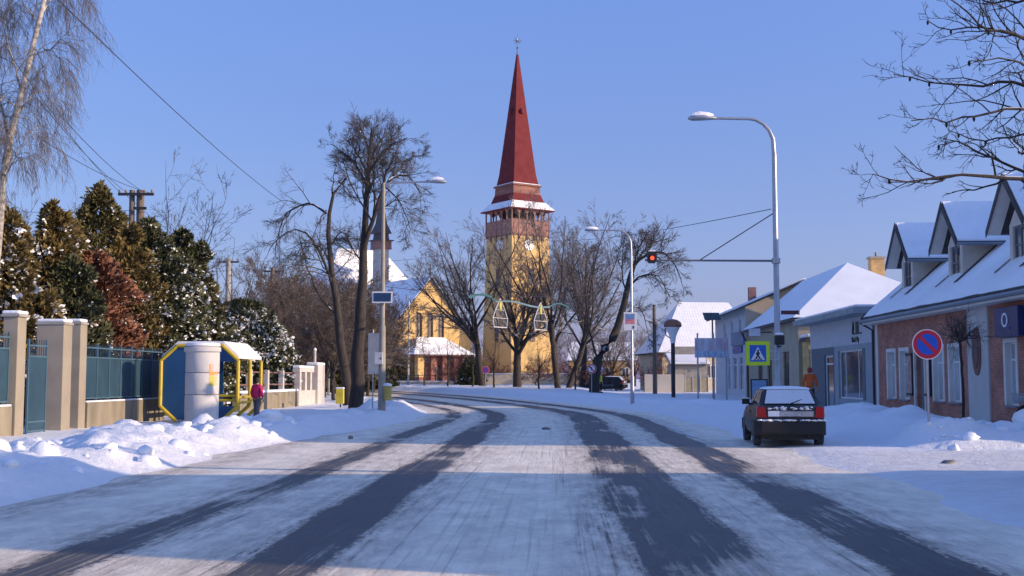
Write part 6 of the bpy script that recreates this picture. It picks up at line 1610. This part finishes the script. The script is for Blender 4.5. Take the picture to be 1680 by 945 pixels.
car = make_car('black hatchback with snowy rear window parked at the kerb', (cp_.x, 28.05, .03), R(-6))
c2_ = copy_tree(car); c2_.location = GP(1024, 116); c2_.location.z += .02; c2_.rotation_euler = (0, 0, R(70)); c2_['label'] = 'distant dark car half hidden by snow behind signed street lamp'

# ------------------------------------------------------------------ bicycle and rack
def bike(label, loc, rz):
    b = thing('bicycle', label, 'bicycle', loc, rz)
    for x in (0, 1.05):
        m = MB(); n_ = 28; ring_ = [(x + .32 * math.cos(2*PI*i/n_), 0, .34 + .32 * math.sin(2*PI*i/n_)) for i in range(n_ + 1)]; m.tube(ring_, .022, 6, False); w = m.build('wheel', rubber, b, smooth=True)
        m = MB()
        for i in range(14): a = 2 * PI * i / 14; m.tube([(x, .02 * (-1) ** i, .34), (x + .31 * math.cos(a), 0, .34 + .31 * math.sin(a))], .003, 3)
        m.tube([(x, -.05, .34), (x, .05, .34)], .025, 8); m.build('spokes', galv, w)
        m = MB(); m.tube([(x + .36 * math.cos(R(a)), 0, .34 + .36 * math.sin(R(a))) for a in range(20, 171, 15)], .02, 5); m.build('mudguard', dark_metal, b)
    fm = mat('bike_frame', (.07, .03, .03), rough=.4)
    m = MB(); m.tube([(0, 0, .34), (.12, 0, .75), (.16, 0, .92)], .016, 8); m.build('fork', fm, b)
    m = MB(); m.tube([(.12, 0, .76), (.52, 0, .34)], .02, 8); m.tube([(.13, 0, .82), (.66, 0, .48)], .016, 8); m.tube([(.52, 0, .34), (.70, 0, .86)], .018, 8); m.tube([(.52, 0, .32), (1.05, 0, .34)], .013, 6); m.tube([(.66, 0, .7), (1.05, 0, .34)], .012, 6); m.build('frame', fm, b)
    m = MB(); m.tube([(.30, -.28, .98), (.18, -.2, 1.02), (.16, 0, .98), (.18, .2, 1.02), (.30, .28, .98)], .013, 6); m.build('handlebar', galv, b)
    m = MB(); m.loft([[(.62 + .3 * u, s * w, .90 + h_) for s, h_ in ((-1, 0), (-.6, .035), (.6, .035), (1, 0), (.5, -.03), (-.5, -.03))] for u, w in ((-.05, .03), (.3, .05), (.7, .10), (1.0, .11))]); m.build('saddle', blk, b, smooth=True)
    m = MB(); m.tube([(.52, -.1, .32), (.40, -.12, .2)], .012, 6); m.tube([(.52, .1, .32), (.64, .12, .44)], .012, 6); m.lathe([(.09, -.02), (.09, -.01)], (.52, 0, .33), 16, 'y'); m.build('crank', galv, b)
    bm = mat('basket_wire', (.34, .35, .36), rough=.5)
    bk = MB()
    for i in range(9):
        q = i / 8
        bk.tube([(-.30 + .32 * q, -.15, .74), (-.32 + .36 * q, -.18, 1.0)], .006, 4); bk.tube([(-.30 + .32 * q, .15, .74), (-.32 + .36 * q, .18, 1.0)], .006, 4); bk.tube([(-.30, -.15 + .3 * q, .74), (-.32, -.18 + .36 * q, 1.0)], .006, 4); bk.tube([(.02, -.15 + .3 * q, .74), (.04, -.18 + .36 * q, 1.0)], .006, 4); bk.tube([(-.30 + .32 * q, -.15, .74), (-.30 + .32 * q, .15, .74)], .006, 4)
    for z, e in ((.74, .15), (.87, .165), (1.0, .18)): bk.tube([(-.31, -e, z), (.03, -e, z), (.03, e, z), (-.31, e, z), (-.31, -e, z)], .009, 4, False)
    bk.build('basket', bm, b)
    m = MB(); m.box(-.27, 0, -.14, .14, .78, .93); m.build('bag_in_basket', mat('grey_bag', (.42, .43, .45), rough=.8, var=.2), b, bevel=.05)
    return b
bp_ = SG(12.7, AL(1668, 12.7))
bike('dark bicycle with grey front basket against the brick wall', bp_, R(6))
rk = mat('rack_blue', (.04, .09, .16), rough=.5)
for i, (pa, pb, lat) in enumerate(((1425, 1498, 13.3), (1618, 1655, 13.2))):
    a1, a0 = AL(pa, lat), AL(pb, lat)
    r_ = thing('bike_rack', ('low dark blue metal rack by the brick house door', 'low dark rack half buried in snow beside the bicycle')[i], 'bike rack', SW(lat, a0, .42 if i == 0 else .22), RZ_)
    Ln = a1 - a0
    for x in (-.2, .2): m = MB(); m.tube([(x, 0, 0), (x, Ln, 0)], .03, 8); m.build('rail', rk, r_)
    for k_ in range(int(Ln / .9) + 1): m = MB(); m.tube([(-.2, k_ * .9 + .05, -.01), (-.1, k_ * .9 + .05, .06), (.1, k_ * .9 + .05, .06), (.2, k_ * .9 + .05, -.01)], .018, 6); m.build('hoop', rk, r_)
    for y in (.1, Ln - .1): m = MB(); m.tube([(0, y, -.5), (0, y, 0)], .03, 6); m.build('foot', rk, r_)
# globe shaped little tree and pavement board
gt_ = SG(12.4, AL(1566, 12.4)); H_ = at(1566, 556, gt_.y).z - gt_.z
lg = [limb([gt_ - Vector((0, 0, .2)), gt_ + Vector((.02, 0, H_ * .5)), gt_ + Vector((-.04, 0, H_))], .045, .04, 8, .005)]
tr_ = make_tree('globe_tree', 'small bare globe trimmed tree in front of brick wall', gt_, lg + [limb([gt_ + Vector((-.04, 0, H_ - .1)), gt_ + Vector((-.04 + .3 * math.cos(k_), .3 * math.sin(k_), H_ + .12 + .12 * (k_ % 3)))], .03, .015, 5, .01) for k_ in range(8)],
          [LV(9, .2, 1, .35, .75, 20, 75, .0, .16, 5, .6, .006, True), LV(5, .2, 1, .2, .45, 20, 60, -.05, .2, 4, .7, .005, True)], bark_dark, twig_dark)
pb_ = SG(10.6, AL(1247, 10.6) ) ; pb_ = on_ground(1243, 62)
ab = thing('pavement_board', 'pale blue pavement advertising board in dark frame', 'board', pb_, R(-3))
z_ = at(1243, 648, 62).z - pb_.z
m = MB(); m.box(-.45, .45, .02, .08, -.2, z_ + .85); m.build('frame', dark_metal, ab, bevel=.01); m = MB(); m.box(-.38, .38, .012, .018, z_ - .35, z_ + .78); m.build('poster', mat('poster_blue', (.35, .47, .60), rough=.5, col2=(.15, .28, .48), scale=4, stretch=(.6, 1, 2.5)), ab)
# solar panel post by the sign
sp2 = on_ground(1168, 84)
s2_ = thing('solar_post', 'dark solar panel on a post above the long shop sign', 'solar panel', sp2, 0)
z_ = at(1166, 520, 84).z - sp2.z
m = MB(); m.tube([(0, 0, -.2), (0, 0, z_)], .06, 8); m.build('post', dark_metal, s2_); m = MB().extrude([(-.6, -.3, z_ - .25), (.6, -.3, z_ - .25), (.5, .1, z_ + .3), (-.7, .1, z_ + .3)], (0, .04, .02)); m.build('panel', mat('solar_grey', (.05, .07, .08), rough=.4), s2_)

# ------------------------------------------------------------------ people
skin_m = mat('skin', (.52, .32, .24), rough=.6, var=.08)
def skinned(name, verts, edges, mat_, parent, root=0, sub=1):
    me = bpy.data.meshes.new(name); me.from_pydata([v[:3] for v in verts], edges, []); me.update()
    me.materials.append(mat_)
    o = bpy.data.objects.new(name, me); link(o, parent)
    o.modifiers.new('skin', 'SKIN'); s = o.modifiers.new('sub', 'SUBSURF'); s.levels = s.render_levels = sub
    for i, v in enumerate(verts):
        sv = me.skin_vertices[0].data[i]; r_ = v[3]; sv.radius = r_ if hasattr(r_, '__len__') else (r_, r_); sv.use_root = (i == root)
    o.modifiers['skin'].use_smooth_shade = True
    return o
def person(label, loc, rz, h, coat, trousers, hair, bag=None, stride=.12, hood=None):
    k = h / 1.7
    p = thing('person', label, 'person', loc, rz)
    V, E = [], []
    def chain(pts, start=None):
        prev = start; ids = []
        for q in pts:
            V.append((q[0] * k, q[1] * k, q[2] * k, (q[3] * k if not hasattr(q[3], '__len__') else tuple(a * k for a in q[3])))); ids.append(len(V) - 1)
            if prev is not None: E.append((prev, ids[-1]))
            prev = ids[-1]
        return ids
    sp = chain([(0, 0, .95, (.13, .10)), (0, .01, 1.15, (.12, .09)), (0, .01, 1.36, (.14, .09)), (0, 0, 1.46, .055), (0, -.01, 1.53, (.065, .075)), (0, -.015, 1.61, (.078, .092)), (0, -.01, 1.68, (.06, .07))])
    chain([(0, -.10, 1.585, .016)], sp[5])
    for s in (-1, 1):
        st = stride * s
        chain([(s * .09, 0, .88, .085), (s * .10, -st * .5, .48, .058), (s * .10, -st * .2 + .04, .10, .042), (s * .11, -st * .2 - .10, .04, (.036, .03))], sp[0])
        ar_ = chain([(s * .19, .01, 1.38, .055), (s * .26, .03, 1.12, .043), (s * .25, -.06, .90, .033), (s * .25, -.08, .84, (.035, .02))], sp[2])
        for j in range(4): chain([(s * (.235 + .012 * j), -.085 - .014 * (j - 1.5), .78, .010), (s * (.232 + .012 * j), -.075 - .014 * (j - 1.5), .745 - .006 * abs(j - 1.4), .008)], ar_[-1])
        chain([(s * .215, -.115, .825, .011), (s * .21, -.13, .79, .009)], ar_[-1])
    skinned('body', V, E, skin_m, p)
    V, E = [], []
    sp = chain([(0, 0, .88, (.19, .16)), (0, .01, 1.02, (.175, .145)), (0, .01, 1.2, (.16, .135)), (0, .01, 1.36, (.175, .12)), (0, 0, 1.455, (.085, .085))])
    for s in (-1, 1): chain([(s * .18, .01, 1.38, .082), (s * .27, .03, 1.12, .066), (s * .255, -.055, .92, .052)], sp[3])
    skinned('coat', V, E, coat, p)
    V, E = [], []
    sp = chain([(0, 0, .95, (.155, .125))])
    for s in (-1, 1): chain([(s * .09, 0, .84, .102), (s * .10, -stride * s * .5, .48, .082), (s * .10, -stride * s * .2 + .035, .13, .068)], sp[0])
    skinned('trousers', V, E, trousers, p)
    for s in (-1, 1):
        m = MB(); y0 = (-stride * s * .2) * k
        m.loft([[(s * .10 * k + w * k * math.cos(a), y0 + y * k, max(0, .045 * k + hh * k * math.sin(a))) for a in [2 * PI * i / 10 for i in range(10)]] for y, w, hh in ((.09, .03, .05), (.05, .045, .08), (-.05, .048, .06), (-.14, .045, .04), (-.18, .02, .02))]); m.build('shoe', blk, p, smooth=True)
    m = MB(); m.lathe([(.03, 1.50), (.085, 1.53), (.102, 1.60), (.098, 1.66), (.065, 1.72), (.01, 1.735)], n=14); o = m.build('hair' if not hood else 'hood', hair if not hood else hood, p, smooth=True, loc=(0, .012 * k, 0)); o.scale = (k, k * 1.05, k)
    for s in (-1, 1):
        m = MB(); m.lathe([(.003, -.008), (.011, 0), (.003, .008)], (s * .030 * k, -.098 * k, 1.61 * k), 8, 'y'); m.build('eye', blk, p)
    if bag:
        m = MB(); m.box(.27 * k, .36 * k, -.2 * k, .12 * k, .48 * k, .74 * k); m.tube([(.30 * k, -.1 * k, .74 * k), (.27 * k, -.08 * k, .82 * k), (.30 * k, .02 * k, .74 * k)], .008, 5); m.build('bag', bag, p, bevel=.02)
    return p
pk = at(421, 693, 40.6)
person('person in pink coat and grey trousers walking beside the bus shelter', (pk.x, 40.6, gz(pk.x, 40.6)), R(150), 1.50, mat('pink_coat', (.55, .02, .13), rough=.8, var=.2, scale=3), mat('grey_trousers', (.13, .13, .15), rough=.9), mat('dark_hair', (.025, .018, .014), rough=.7))
po_ = at(1330, 690, 47.0)
person('person in hooded orange jacket walking past the grey shop', (po_.x, 47.0, gz(po_.x, 47.0)), R(170), 1.68, mat('orange_jacket', (.62, .12, .025), rough=.8, var=.2, scale=3), mat('dark_trousers', (.03, .03, .04), rough=.9), mat('dark_hair2', (.03, .02, .015), rough=.7), hood=mat('red_hood', (.32, .035, .03), rough=.85))
py_ = on_ground(984, 97)
person('person in fluorescent yellow vest behind the leaning tree', py_, R(60), 1.7, mat('hi_vis', (.62, .70, .03), rough=.7, var=.1), MATS['dark_trousers'], MATS['dark_hair'])
# small dark stones and twigs frozen into the road
for i, (px, py, s) in enumerate(((575, 719, .10), (1556, 764, .12), (896, 704, .10))):
    q = at(px, py, CAMH * FPX / (py - 622)); V, F = blobs(np.array([(0, 0, .03)]), [s], .55, .3, True)
    o = np_obj('ice_clod', V, F, mat('ice_clod', (.12, .11, .10), rough=.9, col2=(.3, .29, .28), scale=9), None); o.location = (q.x, q.y, .03 if i == 1 else .0)
    tag(o, ('dirty ice clod on the road near the left verge', 'dirty ice clod lying on the snowy side street mouth', 'dirty ice clod in the middle of the road')[i], 'ice clod', 'ice clods on the road')

# clods thrown up by the plough along the left verge
n = 110
al_ = rs.uniform(12, 35, n); lt_ = -7.0 - np.abs(rs.normal(1.6, 1.1, n))
P_ = O2[None] + R2[None] * lt_[:, None] + U2[None] * al_[:, None]
z_ = ground_z(P_[:, 0], P_[:, 1])
s_ = rs.gamma(2.0, .045, n) + .03
V, F = blobs(np.stack([P_[:, 0], P_[:, 1], z_ - s_ * .15], -1), s_, .75, .22, True)
o = np_obj('snow_clods', V, F, snow_m, None, smooth=True); o['kind'] = 'stuff'; tag(o, 'lumps of ploughed snow along the left verge', 'snow')
n = 70
al_ = rs.normal(28.6, .7, n); lt_ = rs.uniform(8.6, 14, n)
P_ = O2[None] + R2[None] * lt_[:, None] + U2[None] * al_[:, None]; z_ = ground_z(P_[:, 0], P_[:, 1]); s_ = rs.gamma(2.0, .028, n) + .02
V, F = blobs(np.stack([P_[:, 0], P_[:, 1], z_ + s_ * .1], -1), s_, .7, .32, True)
o = np_obj('snow_clods', V, F, snow_m, None, smooth=True); o['kind'] = 'stuff'; tag(o, 'lumps of ploughed snow along the side street edge', 'snow')
